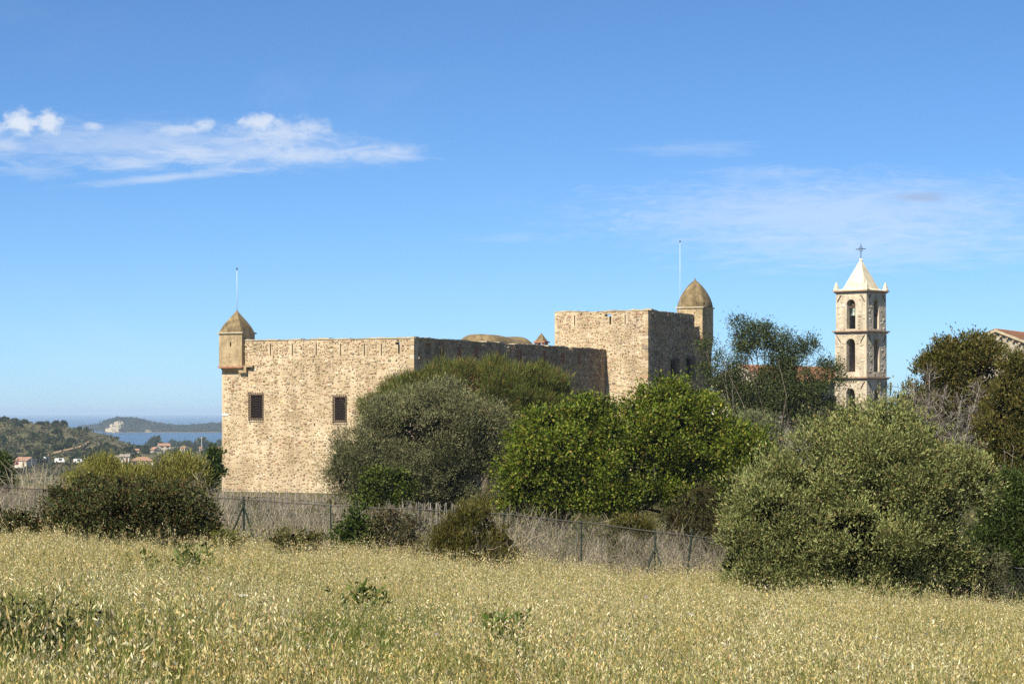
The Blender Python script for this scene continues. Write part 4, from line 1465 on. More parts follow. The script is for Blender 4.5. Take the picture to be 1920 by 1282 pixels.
wp = mat('white_paint', (.75, .75, .74), .3, .5); dp = mat('dark_paint', (.04, .05, .07), .3, .5)
vehicle('parked_van', 'upright white van nearest the carport in the valley', 86, 866, 4.6, 2.3, 75, wp, True)
vehicle('parked_van', 'white van parked broadside in the middle of the field', 113, 868, 5.0, 2.2, 5, wp, True)
vehicle('parked_car', 'small dark car parked between the two white vans', 97, 872, 3.9, 1.5, 30, dp, False)
vehicle('parked_van', 'white van parked just left of the yellow shrub top', 147, 869, 4.6, 2.1, 10, wp, True)
# mast
b_ = hit(378, 846)
t_ = thing('mast', b_, 'thin pale mast rising above the valley trees near the fort corner', 'mast')
m = MB(); m.tube([b_ - np.array([0, 0, 1]), pz(b_, zs(819, b_[1]))], .28, .18, 6); m.build('pole', pole_m, t_)
m = MB(); m.tube([pz(b_ - XA * 1.0, zs(821, b_[1])), pz(b_ + XA * 1.0, zs(821, b_[1]))], .12, .12, 5); m.build('crossarm', pole_m, t_)

# dirt track on the hillside
tp_px = [(60, 866), (88, 858), (108, 851), (130, 846), (148, 842), (160, 836), (168, 830)]
V = []
for px, py in tp_px:
    q = hit(px, py)
    for s_ in (-1, 1):
        V.append((q[0] + s_ * 1.2, q[1] - s_ * 4.0, q[2] + .5))
V = np.array(V); V[:, 2] = ground(V[:, 0], V[:, 1]) + np.interp(V[:, 1], [350, 1250], [0, .9]) + .3
link('dirt_track', quick_mesh('dirt_track', V, np.array([[2 * i, 2 * i + 1, 2 * i + 3, 2 * i + 2] for i in range(len(tp_px) - 1)])), mat('track_earth', (.34, .22, .13)), kind='structure')

# ------------------------------------------------------------------ far woods and bushes
PAL_FAR = [(5, (.030, .042, .014)), (3, (.045, .058, .020)), (1, (.060, .066, .026))]
PAL_FAR_O = [(4, (.055, .066, .026)), (3, (.075, .080, .035)), (1, (.04, .05, .02))]


def far_bush_mesh(pal, n=520, ll=.26):
    v = unit(rng.normal(size=(n, 3))); v[:, 2] = np.abs(v[:, 2]) * 1.0 - .1
    bumps = unit(rng.normal(size=(14, 3))); bumps[:, 2] = np.abs(bumps[:, 2])
    w = (v @ bumps.T).max(1)
    r = (.62 + .40 * np.clip((w - .7) / .3, 0, 1)) * rng.uniform(.82, 1.06, n)
    Pt = v * r[:, None]
    D = unit(v * .6 + rng.normal(size=(n, 3)) * .8)
    a = leaf_arrays(Pt, D, ll * rng.uniform(.6, 1.3, n), ll * .75 * rng.uniform(.6, 1.3, n), pick(pal, n))
    k = 140
    Pc = unit(rng.normal(size=(k, 3))) * rng.uniform(.1, .6, (k, 1)); Pc[:, 2] = np.abs(Pc[:, 2])
    b2 = leaf_arrays(Pc, unit(rng.normal(size=(k, 3))), np.full(k, .7), np.full(k, .5), pick(pal, k))
    return leaf_mesh('crown', [a, b2])


FB = [far_bush_mesh(PAL_FAR if k < 4 else PAL_FAR_O) for k in range(6)]
for me in FB:
    me.materials.append(leaf_m)
m = MB()
m.tube([(0, 0, -.5), (.02, .01, 0), (0, .02, .45)], .07, .04, 6)
for k in range(4):
    a = k * 1.6
    m.tube([(0, 0, .2), (.2 * math.cos(a), .2 * math.sin(a), .4), (.45 * math.cos(a), .45 * math.sin(a), .6)], .035, .012, 4)
TRK = quick_mesh('trunk', np.array(m.v), m.f); TRK.materials.append(bark_m)
ORD = 'first second third fourth fifth sixth seventh eighth ninth tenth eleventh twelfth thirteenth fourteenth fifteenth sixteenth seventeenth eighteenth nineteenth twentieth'.split()


def far_bushes(items, phrase, group, name, cat, d0=300, d1=3000):
    items = sorted(items)
    for k, (px, py, w, h, *kind) in enumerate(items):
        q = hit(px, py, d0, d1)
        s = q[1] / F
        t_ = thing(name, q, f'{ORD[k]} {phrase}, counted from the left' if len(items) > 1 else phrase, cat, group)
        for nm, me in (('crown', FB[(k * 5 + 1) % 4 if not kind else 4 + k % 2]), ('trunk', TRK)):
            o = bpy.data.objects.new(nm, me); col.objects.link(o); o.parent = t_
            o.scale = (w / 2 * s, w / 2 * s, h * s / .95)
            o.rotation_euler = (0, 0, rng.uniform(0, 6.28))
            o.location = (0, 0, -h * s * .06)


far_bushes([(8, 790, 26, 10), (28, 791, 18, 8), (46, 793, 18, 8), (75, 795, 22, 6), (88, 798, 15, 9), (104, 798, 20, 11), (119, 798, 19, 11), (149, 804, 12, 5), (162, 808, 11, 8)], 'dark bush along the hilltop skyline', 'skyline bushes', 'maquis_bush', 'bush')
far_bushes([(5, 833, 22, 20), (34, 800, 18, 13), (18, 812, 20, 7, 1), (63, 824, 26, 15, 1), (40, 831, 16, 11), (92, 831, 28, 15, 1), (113, 829, 20, 17), (133, 832, 28, 12), (84, 817, 12, 7), (108, 812, 24, 9), (125, 842, 30, 12), (108, 844, 26, 13), (170, 824, 9, 6), (55, 841, 20, 8), (25, 846, 26, 10, 1), (75, 848, 22, 9, 1), (150, 818, 12, 5, 1), (190, 830, 10, 5)], 'dark scrub bush on the brown hillside', 'hillside bushes', 'maquis_bush', 'bush')
far_bushes([(68, 866, 44, 26), (147, 864, 32, 18), (166, 866, 36, 22), (190, 860, 36, 18), (184, 849, 32, 14), (208, 846, 30, 14), (196, 842, 24, 15), (168, 850, 26, 12), (240, 849, 34, 14), (262, 846, 30, 13), (225, 856, 30, 9), (250, 857, 26, 7)], 'dark tree in the low wood left of the valley houses', 'valley wood trees', 'valley_tree', 'tree')
far_bushes([(273, 853, 17, 22), (290, 841, 36, 26), (323, 837, 24, 14), (350, 841, 28, 18), (378, 840, 36, 22), (389, 857, 28, 20), (411, 836, 16, 14), (331, 853, 20, 14), (316, 856, 16, 16), (357, 855, 26, 14), (300, 862, 20, 10), (365, 846, 18, 16), (398, 842, 20, 14), (338, 838, 20, 12)], 'dark round tree among the valley houses', 'trees among the valley houses', 'valley_tree', 'tree', 300, 2600)

# low continuous scrub on the hillside
nS = 2600
spx = rng.uniform(-40, 420, nS); spy = rng.uniform(790, 896, nS)
ok = np.sin(spx * .09 + 1.2 * np.sin(spy * .21)) + np.sin(spy * .34 + spx * .05) + rng.normal(size=nS) * .7 > .05
Q = hit_many(spx[ok], spy[ok], 600, 2600)
Q = Q[(Q[:, 1] > 640) & (Q[:, 1] < 2500)]; per = 12
Pt = np.repeat(Q, per, 0); v = unit(rng.normal(size=Pt.shape)); v[:, 2] = np.abs(v[:, 2])
R_ = np.repeat(rng.uniform(.8, 2.2, len(Q)), per)
Pt = Pt + v * R_[:, None] * np.array([1.5, 1.5, .8])
tone = np.repeat(rng.uniform(.6, 1.3, len(Q)), per)[:, None]
a = leaf_arrays(Pt, unit(v + rng.normal(size=Pt.shape)), rng.uniform(.8, 1.7, len(Pt)), rng.uniform(.7, 1.3, len(Pt)), pick([(4, (.040, .052, .018)), (3, (.06, .066, .024)), (2, (.085, .060, .028)), (1, (.10, .09, .04))], len(Pt)) * tone)
so = link('scrub', leaf_mesh('scrub', [a]), leaf_m, kind='stuff')
tag(so, 'low green and brown maquis scrub covering the far hillside', 'scrub')

# forest on the spit: one far mass
nF = 2600
sel = []
V_all = []; C_all = []
ico = []
while len(sel) < nF:
    i = int(rng.integers(0, len(Hf)))
    if cpx[i] < 40 or cpx[i] > 460 or cen[i, 2] < SEA + 1.0:
        continue
    if ck[i] and rng.random() > .08:
        continue
    sel.append(i)
sel = np.array(sel)
Pw = cen[sel] + rng.normal(size=(nF, 3)) * np.array([3, 6, .3])
per = 9
Pt = np.repeat(Pw, per, 0)
v = unit(rng.normal(size=(nF * per, 3))); v[:, 2] = np.abs(v[:, 2])
R_ = np.repeat(rng.uniform(2.0, 4.6, nF), per)
Pt = Pt + v * R_[:, None] * np.array([1, 1, .9])
a = leaf_arrays(Pt, unit(v * .3 + rng.normal(size=Pt.shape)), rng.uniform(2.2, 4.2, len(Pt)), rng.uniform(1.8, 3.2, len(Pt)), pick([(4, (.028, .036, .014)), (2, (.04, .045, .018)), (1, (.055, .05, .022))], len(Pt)))
wo = link('wood', leaf_mesh('wood', [a]), leaf_m, kind='stuff')
tag(wo, 'dark evergreen wood covering the spit beyond the lagoon', 'wood')

# ------------------------------------------------------------------ trees between the field and the fort
def LB(d, *items):
    return [lobe(*i[:4], d, *(i[4:])) for i in items]


OLIVE = [(5, (0.1496, 0.154, 0.0726)), (3, (0.209, 0.2068, 0.1034)), (2, (0.0968, 0.1034, 0.0462)), (1, (0.2695, 0.2475, 0.132))]
OLIVE_IN = [(2, (.035, .034, .018)), (1, (.05, .042, .026))]  # near-black inner leaves, hollow shade painted in
d = 112
ol = LB(d, (830, 805, 112, 88), (702, 850, 84, 66), (655, 875, 50, 58), (905, 815, 50, 78), (765, 875, 90, 62), (865, 870, 62, 54), (735, 790, 58, 48), (690, 905, 60, 45), (925, 850, 35, 45), (755, 932, 80, 30), (830, 915, 60, 34))
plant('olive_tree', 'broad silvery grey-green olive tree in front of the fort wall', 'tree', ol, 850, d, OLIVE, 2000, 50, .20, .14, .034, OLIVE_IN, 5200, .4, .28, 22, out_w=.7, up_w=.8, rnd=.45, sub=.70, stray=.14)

PINE = [(5, (0.1058, 0.1288, 0.0253)), (3, (0.1437, 0.161, 0.0345)), (2, (0.069, 0.0897, 0.0207)), (1.5, (0.1955, 0.1092, 0.046))]
d = 138
pl = LB(d, (775, 755, 80, 46), (880, 745, 100, 62), (965, 748, 80, 60), (1025, 742, 40, 40), (930, 805, 95, 60), (722, 768, 40, 32), (845, 715, 45, 30), (935, 708, 70, 26), (1010, 715, 35, 25), (1040, 765, 34, 40))
brown = core_leaves(pl, 2600, .5, [(3, (.13, .075, .035)), (2, (.06, .055, .025)), (1, (.20, .10, .05))])
plant('umbrella_pine', 'rounded dark green umbrella pine with upright needle tufts behind the olive', 'tree', pl, 905, d, PINE, 1500, 58, .17, .42, .026, None, 0, .4, .3, 16, extra=[brown], out_w=.45, up_w=1.1, rnd=.42, sub=.75)

OAK = [(5, (0.1088, 0.151, 0.0128)), (3, (0.16, 0.1946, 0.0205)), (3, (0.064, 0.0998, 0.0115)), (1.5, (0.2304, 0.2304, 0.0333)), (0.6, (0.192, 0.1408, 0.0384))]
OAK_IN = [(2, (.022, .038, .008)), (1, (.035, .05, .012))]  # inner leaves with the crown's shade in their colour
d = 92
oa = LB(d, (1040, 850, 92, 78), (1098, 792, 48, 46), (1000, 895, 60, 66), (1080, 920, 95, 52), (978, 935, 42, 40), (1135, 768, 20, 30), (1030, 800, 40, 35), (1010, 945, 60, 32), (1140, 860, 44, 66), (1145, 930, 50, 44), (1130, 820, 30, 36))
plant('oak_tree', 'bright green leafy oak, left of the two, beside the olive', 'tree', oa, 1050, d, OAK, 1150, 34, .19, .125, .085, OAK_IN, 5000, .34, .22, 14, group='bright green oaks', leaf=broad_leaf_m, out_w=.6, up_w=.55, rnd=.6, sub=.5, stray=.14)
d = 96
ob = LB(d, (1255, 812, 95, 80), (1240, 758, 52, 38), (1340, 850, 88, 72), (1305, 790, 58, 48), (1222, 900, 80, 66), (1370, 900, 60, 60), (1405, 845, 46, 46), (1185, 850, 40, 60), (1275, 732, 16, 22), (1195, 775, 36, 34), (1300, 930, 90, 45), (1170, 935, 55, 38))
plant('oak_tree', 'bright green leafy oak, right of the two, in front of the tower', 'tree', ob, 1260, d, OAK, 1250, 34, .19, .125, .085, OAK_IN, 6500, .34, .24, 18, group='bright green oaks', leaf=broad_leaf_m, out_w=.6, up_w=.55, rnd=.6, sub=.5, stray=.14)

SILV = [(4, (0.182, 0.2015, 0.0975)), (3, (0.2275, 0.2405, 0.1235)), (2, (0.13, 0.1495, 0.0715))]
d = 104
sb = LB(d, (1412, 805, 44, 30), (1430, 835, 36, 34), (1385, 822, 34, 34))
plant('olive_bush', 'small pale silvery bush between the oak and the big right bush', 'bush', sb, 1415, d, SILV, 260, 40, .16, .15, .035, OLIVE_IN, 500, .3, .1, 6, out_w=.6, up_w=.9, rnd=.4)

BIGB = [(5, (.190, .212, .070)), (4, (.245, .262, .100)), (2, (.115, .135, .040)), (1, (.31, .305, .14)), (.6, (.20, .135, .055))]
BIGB_IN = [(2, (.03, .032, .012)), (1, (.045, .036, .02))]  # dark inner leaves, painted as the shade between boughs
d = 47
bb = LB(d, (1640, 862, 130, 92), (1555, 900, 105, 92), (1705, 905, 100, 100), (1452, 960, 90, 80), (1402, 1005, 58, 68), (1760, 950, 62, 100), (1600, 1000, 180, 100), (1648, 790, 56, 38), (1600, 780, 30, 24), (1700, 800, 36, 34), (1805, 890, 36, 38), (1838, 885, 26, 30), (1832, 920, 22, 30), (1450, 1050, 80, 46), (1680, 1055, 110, 58), (1555, 845, 50, 46), (1735, 835, 40, 40), (1480, 900, 50, 40), (1520, 1040, 110, 64), (1770, 1040, 40, 60), (1380, 1060, 30, 40))
plant('phillyrea_bush', 'huge rounded yellow-green bush at the edge of the oat field', 'bush', bb, 1610, d, BIGB, 3000, 50, .105, .075, .026, BIGB_IN, 9000, .2, .13, 30, out_w=.65, up_w=.75, rnd=.45, sub=.42, stray=.26, cover=.72)

ROB = [(5, (.058, .078, .026)), (3, (.078, .098, .034)), (2, (.036, .050, .018)), (1.5, (.105, .105, .034))]
d = 150
rb = LB(d, (1400, 616, 30, 15), (1440, 622, 32, 20), (1470, 640, 36, 20), (1500, 655, 26, 15), (1422, 650, 36, 22), (1462, 668, 44, 18), (1515, 641, 16, 9), (1382, 606, 14, 8), (1440, 640, 34, 22), (1395, 640, 24, 16),
        (1326, 652, 14, 16), (1348, 674, 20, 12), (1326, 690, 15, 18), (1345, 718, 24, 18), (1384, 668, 24, 14), (1362, 690, 26, 14), (1375, 715, 28, 18),
        (1440, 706, 46, 20), (1490, 712, 46, 24), (1395, 738, 36, 22), (1460, 750, 54, 28), (1520, 742, 40, 28), (1545, 718, 22, 18), (1558, 690, 16, 10), (1576, 702, 15, 14), (1544, 680, 20, 9), (1350, 752, 36, 24), (1430, 785, 40, 22), (1500, 782, 44, 26), (1550, 765, 30, 26), (1475, 690, 32, 15), (1590, 715, 9, 14), (1400, 770, 50, 24), (1540, 795, 44, 24), (1480, 735, 60, 24), (1420, 730, 40, 22))
plant('locust_tree', 'dark airy feathery-leaved tree rising in front of the church', 'tree', rb, 1450, d, ROB, 1900, 44, .26, .17, .055, None, 0, .4, .16, 60, shell=(.2, 1.0), out_w=.7, up_w=.0, rnd=.8, inner=.3, front=.4, low_cut=-1.1, sub=.42, stray=.3)

BRZ = [(5, (.092, .088, .020)), (3, (.125, .110, .026)), (3, (.060, .066, .016)), (1, (.14, .095, .03))]
BRZ_IN = [(2, (.026, .022, .010)), (1, (.04, .03, .015))]  # inner leaf colours darkened to stand for interior shade
d = 84
z1_ = LB(d, (1762, 660, 24, 26), (1800, 650, 26, 24), (1832, 652, 22, 26), (1780, 690, 46, 38), (1832, 690, 38, 42), (1742, 700, 26, 26), (1850, 735, 32, 40), (1800, 735, 50, 30), (1848, 668, 18, 24), (1850, 800, 40, 50), (1770, 820, 55, 45), (1700, 790, 24, 34), (1735, 770, 36, 32), (1790, 775, 50, 40), (1835, 775, 40, 40), (1720, 800, 36, 36), (1750, 748, 24, 22), (1785, 830, 50, 40), (1712, 745, 16, 16), (1690, 770, 14, 18))
plant('bronze_juniper', 'bronze-green evergreen with knobbly top beside the bell tower', 'tree', z1_, 1800, d, BRZ, 1500, 40, .14, .12, .05, BRZ_IN, 1500, .3, .2, 18, out_w=.5, up_w=.8, rnd=.5, sub=.45)
d = 76
z2_ = LB(d, (1890, 735, 42, 52), (1880, 800, 45, 50), (1905, 850, 38, 52), (1905, 690, 24, 26), (1925, 760, 40, 80), (1868, 850, 30, 36), (1915, 890, 42, 50), (1875, 890, 30, 36))
plant('bronze_juniper', 'bronze-green evergreen at the right edge of the picture', 'tree', z2_, 1900, d, BRZ, 620, 44, .14, .11, .045, BRZ_IN, 1300, .3, .18, 10, out_w=.5, up_w=.8, rnd=.5, sub=.45)
DRK = [(5, (0.0456, 0.0696, 0.0144)), (3, (0.066, 0.0936, 0.0216)), (2, (0.0336, 0.0504, 0.012))]
d = 60
z3_ = LB(d, (1900, 950, 52, 66), (1890, 1030, 48, 56), (1872, 915, 26, 34), (1935, 980, 40, 90), (1880, 985, 40, 40), (1850, 1035, 34, 50), (1850, 960, 30, 50), (1830, 1060, 30, 40), (1900, 1085, 50, 30))
plant('dark_shrub', 'dark green shrub at the right edge below the bronze evergreens', 'shrub', z3_, 1900, d, DRK, 800, 38, .12, .09, .04, OAK_IN, 2000, .22, .1, 10, out_w=.6, up_w=.6, rnd=.6, sub=.35)


# ------------------------------------------------------------------ stalks: dead twigs, dry brush
def stalk_arrays(P0, P1, w0, w1, bend, C, seg=3):
    n = len(P0)
    ax = P1 - P0
    S = unit(np.cross(ax, rng.normal(size=(n, 3))))
    Bd = rng.normal(size=(n, 3)) * bend[:, None]
    lev = []
    for i in range(seg + 1):
        t_ = i / seg
        c = P0 + ax * t_ + Bd * (4 * t_ * (1 - t_)) + Bd * t_ * t_ * .4
        w = (w0 * (1 - t_) + w1 * t_)[:, None] * .5
        lev += [c - S * w, c + S * w]
    V = np.stack(lev, 1)
    k = (seg + 1) * 2
    base = np.arange(n)[:, None] * k
    f = []
    for i in range(seg):
        f.append(base + np.array([2 * i, 2 * i + 1, 2 * i + 3, 2 * i + 2])[None])
    Fc = np.stack(f, 1).reshape(-1, 4)
    return V.reshape(-1, 3), Fc, np.repeat(C, seg, 0)


def join_stalks(sets):
    V = []; Fs = []; C = []; o = 0
    for v, f, c in sets:
        V.append(v); Fs.append(f + o); C.append(c); o += len(v)
    return np.concatenate(V), np.concatenate(Fs), np.concatenate(C)


def twig_bush(name, label, cat, d, base_px, targets, n, spread, pal, r0=.06, w=.03, group=None, sub=5):
    """a leafless shrub: limbs and a mass of fine twigs"""
    bx = (base_px - 960) / F * d
    base = np.array([bx, d, gz(bx, d)])
    t_ = thing(name, base, label, cat, group)
    m = MB()
    P0 = []; P1 = []
    for (px, py) in targets:
        e = P(px, py, d) + np.array([0, rng.normal() * spread * .4, 0])
        mid = base * .45 + e * .55 + rng.normal(size=3) * spread * .25
        m.tube([base, base * .7 + mid * .3 + rng.normal(size=3) * .1, mid, e], r0, r0 * .2, 5)
        k = n // len(targets)
        tt = rng.uniform(.35, 1, (k, 1))
        s = base * (1 - tt) ** 2 + mid * 2 * tt * (1 - tt) + e * tt ** 2
        dr = unit(unit(e - base) * .8 + rng.normal(size=(k, 3)) * .8)
        q = s + dr * rng.uniform(.4, 1.1, (k, 1)) * spread
        P0.append(s); P1.append(q)
        for _ in range(sub):
            j = rng.integers(0, k, k // 2)
            s2 = s[j] + (q[j] - s[j]) * rng.uniform(.3, 1, (len(j), 1))
            q2 = s2 + unit(unit(q[j] - s[j]) + rng.normal(size=(len(j), 3)) * .7) * rng.uniform(.2, .55, (len(j), 1)) * spread
            P0.append(s2); P1.append(q2)
    m.build('trunk', grey_bark_m, t_, smooth=True)
    P0 = np.concatenate(P0); P1 = np.concatenate(P1); k = len(P0)
    v, f, c = stalk_arrays(P0, P1, np.full(k, w), np.full(k, w * .4), np.linalg.norm(P1 - P0, axis=1) * .06, pick(pal, k), 2)
    link('twigs', quick_mesh('twigs', v, f, c), dry_m, t_, 'stuff')
    return t_


GREY = [(4, (0.2, 0.176, 0.16)), (3, (0.256, 0.232, 0.208)), (2, (0.144, 0.124, 0.112)), (1, (0.32, 0.288, 0.248))]
twig_bush('dead_shrub', 'bare grey twiggy dead shrub below the bronze evergreen', 'shrub', 82, 1760, [(1712, 720), (1740, 700), (1730, 760), (1770, 740), (1800, 750), (1820, 770), (1790, 800), (1750, 790), (1700, 760), (1840, 720), (1812, 830)], 1700, .62, GREY, .035, .014)
twig_bush('bare_branches', 'bare pale crooked branches before the right edge evergreen', 'shrub', 63, 1905, [(1885, 845), (1902, 838), (1878, 872), (1897, 900)], 60, .40, [(3, (.34, .30, .24)), (1, (.26, .22, .18))], .012, .009, sub=2)
twig_bush('dead_twigs', 'bare twigs sticking up left of the airy tree', 'shrub', 149, 1380, [(1352, 618), (1370, 640)], 30, .8, [(1, (.14, .12, .10))], .02, .016, sub=1)

# ------------------------------------------------------------------ shrubs along the fence
LENT = [(4, (0.0425, 0.0595, 0.017)), (3, (0.0691, 0.0797, 0.0234)), (2, (0.0904, 0.0744, 0.0298)), (1.4, (0.1169, 0.0691, 0.0265)), (1, (0.1275, 0.1381, 0.0531))]
LENT_IN = [(2, (.020, .022, .009)), (1, (.04, .025, .012))]  # shade inside the shrub painted into these inner leaves
d = 53
lb = LB(d, (230, 955, 105, 58), (150, 962, 66, 56), (330, 955, 62, 54), (92, 985, 40, 36), (250, 925, 50, 26), (175, 925, 32, 22), (300, 928, 28, 22), (225, 905, 12, 14), (370, 980, 36, 40), (235, 1000, 130, 36))
plant('lentisk_bush', 'dark sprawling leafy bush in front of the fence below the hill', 'bush', lb, 235, d, LENT, 800, 40, .10, .075, .034, LENT_IN, 2200, .2, .07, 14, out_w=.6, up_w=.6, rnd=.7, sub=.26, stray=.14)
d = 52.5
lb2 = LB(d, (25, 985, 22, 26), (50, 970, 16, 20), (-20, 985, 30, 30))
plant('lentisk_bush', 'low dark leafy bush at the left end of the fence', 'bush', lb2, 25, d, LENT, 110, 34, .09, .075, .034, LENT_IN, 220, .18, .04, 5)
YEL = [(4, (.22, .22, .05)), (3, (.27, .255, .07)), (2, (.15, .16, .035)), (1, (.30, .26, .10))]
d = 76
yl = LB(d, (195, 894, 46, 30), (328, 888, 40, 32), (262, 902, 60, 24), (355, 896, 30, 34), (160, 905, 34, 24), (190, 874, 14, 12), (345, 868, 16, 14))
plant('broom_shrub', 'yellow-green feathery shrub rising behind the dark bush', 'shrub', yl, 260, d, YEL, 620, 40, .15, .14, .020, [(1, (.06, .06, .025))], 500, .22, .06, 16, out_w=.4, up_w=1.2, rnd=.4)
d = 118
plant('dark_shrub', 'dark green shrub against the left corner of the fort', 'shrub', LB(d, (398, 880, 18, 26), (385, 905, 22, 22), (404, 855, 12, 16)), 395, d, DRK, 120, 36, .16, .16, .07, OAK_IN, 300, .35, .1, 6)
d = 95
plant('dark_shrub', 'dark shrub at the far left behind the grey brush', 'shrub', LB(d, (2, 880, 16, 26), (-16, 890, 26, 40), (12, 905, 16, 22)), 2, d, DRK, 110, 36, .14, .14, .06, OAK_IN, 260, .3, .08, 6)
d = 99
plant('bramble', 'green bramble climbing the foot of the olive', 'bramble', LB(d, (700, 905, 26, 28), (738, 892, 20, 18), (690, 938, 34, 20), (735, 935, 30, 22), (765, 910, 14, 20)), 715, d, [(4, (.065, .092, .014)), (3, (.09, .11, .02)), (2, (.045, .065, .012))], 120, 30, .15, .12, .075, OAK_IN, 500, .28, .05, 6)
d = 54
plant('fence_shrub', 'dark leafy shrub growing through the wire fence', 'shrub', LB(d, (664, 985, 18, 34), (648, 1005, 18, 24), (685, 1000, 18, 28), (672, 1020, 40, 16), (676, 962, 10, 14)), 668, d, DRK, 130, 36, .10, .085, .045, OAK_IN, 300, .2, .04, 5)
plant('fence_shrub', 'brownish straggly shrub against the wire fence', 'shrub', LB(d, (715, 985, 18, 34), (740, 975, 16, 30), (768, 995, 18, 30), (745, 1015, 50, 20), (700, 1005, 16, 24)), 740, d, [(3, (.10, .085, .038)), (2, (.075, .08, .03)), (2, (.16, .13, .07)), (1, (.05, .06, .02))], 190, 34, .11, .08, .026, LENT_IN, 320, .2, .04, 8, up_w=.8)
HEA = [(4, (0.105, 0.0939, 0.0199)), (3, (0.0829, 0.0884, 0.0199)), (2, (0.1436, 0.1215, 0.0287)), (1, (0.0553, 0.0553, 0.0133))]
d = 52
plant('tree_heath', 'bronze-green feathery heath bush in front of the wire fence', 'bush', LB(d, (835, 990, 20, 30), (862, 972, 22, 28), (887, 978, 20, 32), (912, 988, 22, 28), (938, 1003, 16, 22), (880, 1012, 62, 22), (868, 948, 9, 16), (905, 958, 11, 16), (820, 1008, 16, 18), (955, 1030, 22, 22), (800, 1035, 24, 20), (860, 1050, 40, 24)), 880, d, HEA, 420, 44, .095, .105, .014, [(1, (.03, .026, .010))], 700, .18, .05, 10, out_w=.35, up_w=1.2, rnd=.45, sub=.2, stray=.32)
d = 58
plant('tree_heath', 'small bronze heath bush beside the dry brush under the oaks', 'bush', LB(d, (1180, 983, 36, 18), (1200, 995, 26, 18), (1145, 1000, 20, 14)), 1180, d, HEA, 120, 40, .09, .10, .014, [(1, (.04, .035, .014))], 160, .16, .03, 5, out_w=.35, up_w=1.2, rnd=.45)
d = 66
plant('dull_shrub', 'dull brown-green shrub between the oaks and the big bush', 'shrub', LB(d, (1290, 950, 24, 28), (1318, 938, 22, 28), (1345, 950, 20, 30), (1290, 980, 40, 24), (1262, 975, 18, 20), (1330, 985, 40, 24)), 1305, d, [(3, (.085, .08, .03)), (2, (.11, .10, .045)), (2, (.07, .055, .022))], 240, 38, .12, .10, .022, LENT_IN, 420, .22, .05, 7, up_w=.9, rnd=.5)
d = 51.5
plant('low_shrub', 'low olive-green shrub at the foot of the braced fence post', 'shrub', LB(d, (548, 1008, 34, 15), (580, 1012, 26, 12), (520, 1014, 22, 10)), 548, d, [(3, (.10, .10, .03)), (2, (.13, .12, .04)), (1, (.07, .07, .02))], 120, 36, .075, .07, .02, LENT_IN, 160, .14, .03, 4)
plant('low_shrub', 'small yellow-green shrub just left of the braced fence post', 'shrub', LB(d, (422, 1008, 20, 16), (440, 1014, 14, 10)), 422, d, [(3, (.12, .13, .02)), (2, (.15, .15, .03))], 80, 36, .07, .07, .018, LENT_IN, 80, .14, .02, 4)
d = 47
plant('low_shrub', 'greyish low shrub beside the fence post at the far right', 'shrub', LB(d, (1840, 1070, 26, 34), (1860, 1050, 20, 24), (1815, 1090, 22, 24)), 1838, d, [(3, (.13, .13, .07)), (2, (.10, .10, .05))], 150, 36, .075, .07, .022, LENT_IN, 160, .14, .03, 4)

# ------------------------------------------------------------------ the wire fence
FT = np.array([(-160, 904, 59), (0, 912, 58), (457, 935, 55), (620, 947, 54.3), (800, 955, 53.6), (960, 964, 53), (1090, 978, 52.2), (1211, 993, 51.4), (1290, 1003, 51), (1340, 1009, 50.6), (1600, 1035, 49.4), (1868, 1060, 48), (2050, 1078, 47.2)], float)


def fence_pt(px, f=1.0):
    py = np.interp(px, FT[:, 0], FT[:, 1]); d_ = np.interp(px, FT[:, 0], FT[:, 2])
    top = P(px, py, d_)
    g_ = gz(top[0], d_)
    return np.array([top[0], d_, g_ + (top[2] - g_) * f])


green_m = mat('green_post', (.016, .028, .019), .6, .3)
wire_m = mat('dark_wire', (.030, .028, .028), .6, .4)
mesh_m = mat('wire_mesh', (.05, .05, .048), .7, .2)
fence = thing('wire_fence', fence_pt(457, 0), 'chain-link wire fence on green posts along the field edge', 'fence')
for px in (-38, 127, 292, 457, 620, 787, 945, 1090, 1228, 1400, 1560, 1715, 1868, 2010):
    m = MB(); a_ = fence_pt(px, -.2); b_ = fence_pt(px, 1.03)
    m.tube([a_, b_], .028 if px in (457, 1868) else .019, None, 6); m.build('post', wire_m if px in (787, 1868) else green_m, fence)
for px, f0, ends in ((457, .92, ((424, .30), (504, -.1))), (1228, .80, ((1204, .30), (1252, .25)))):
    for ex, ef in ends:
        m = MB(); m.tube([fence_pt(px, f0) - np.array([0, .05, 0]), fence_pt(ex, ef) - np.array([0, .25, 0])], .024, None, 6); m.build('brace', green_m, fence)
m = MB(); m.tube([fence_pt(1280, -.1), fence_pt(1298, 1.08)], .026, None, 6); m.build('leaning_post', green_m, fence)
xs = np.linspace(-160, 2050, 180)
for f in (1.0, .42):
    m = MB(); m.tube([fence_pt(x, f) + np.array([0, -.03, -.012 * math.sin((x + 38) / 165 * math.pi) ** 2]) for x in xs], .012 if f == 1 else .008, None, 4); m.build('wire', wire_m, fence)
L = np.array([fence_pt(x, .02) for x in xs]); H = np.array([fence_pt(x, .99) for x in xs])
cum = np.concatenate([[0], np.cumsum(np.linalg.norm(np.diff(L[:, :2], axis=0), axis=1))])


def at_len(s, f):
    a_ = np.stack([np.interp(s, cum, L[:, k]) for k in range(3)], -1); b2 = np.stack([np.interp(s, cum, H[:, k]) for k in range(3)], -1)
    return a_ + (b2 - a_) * f


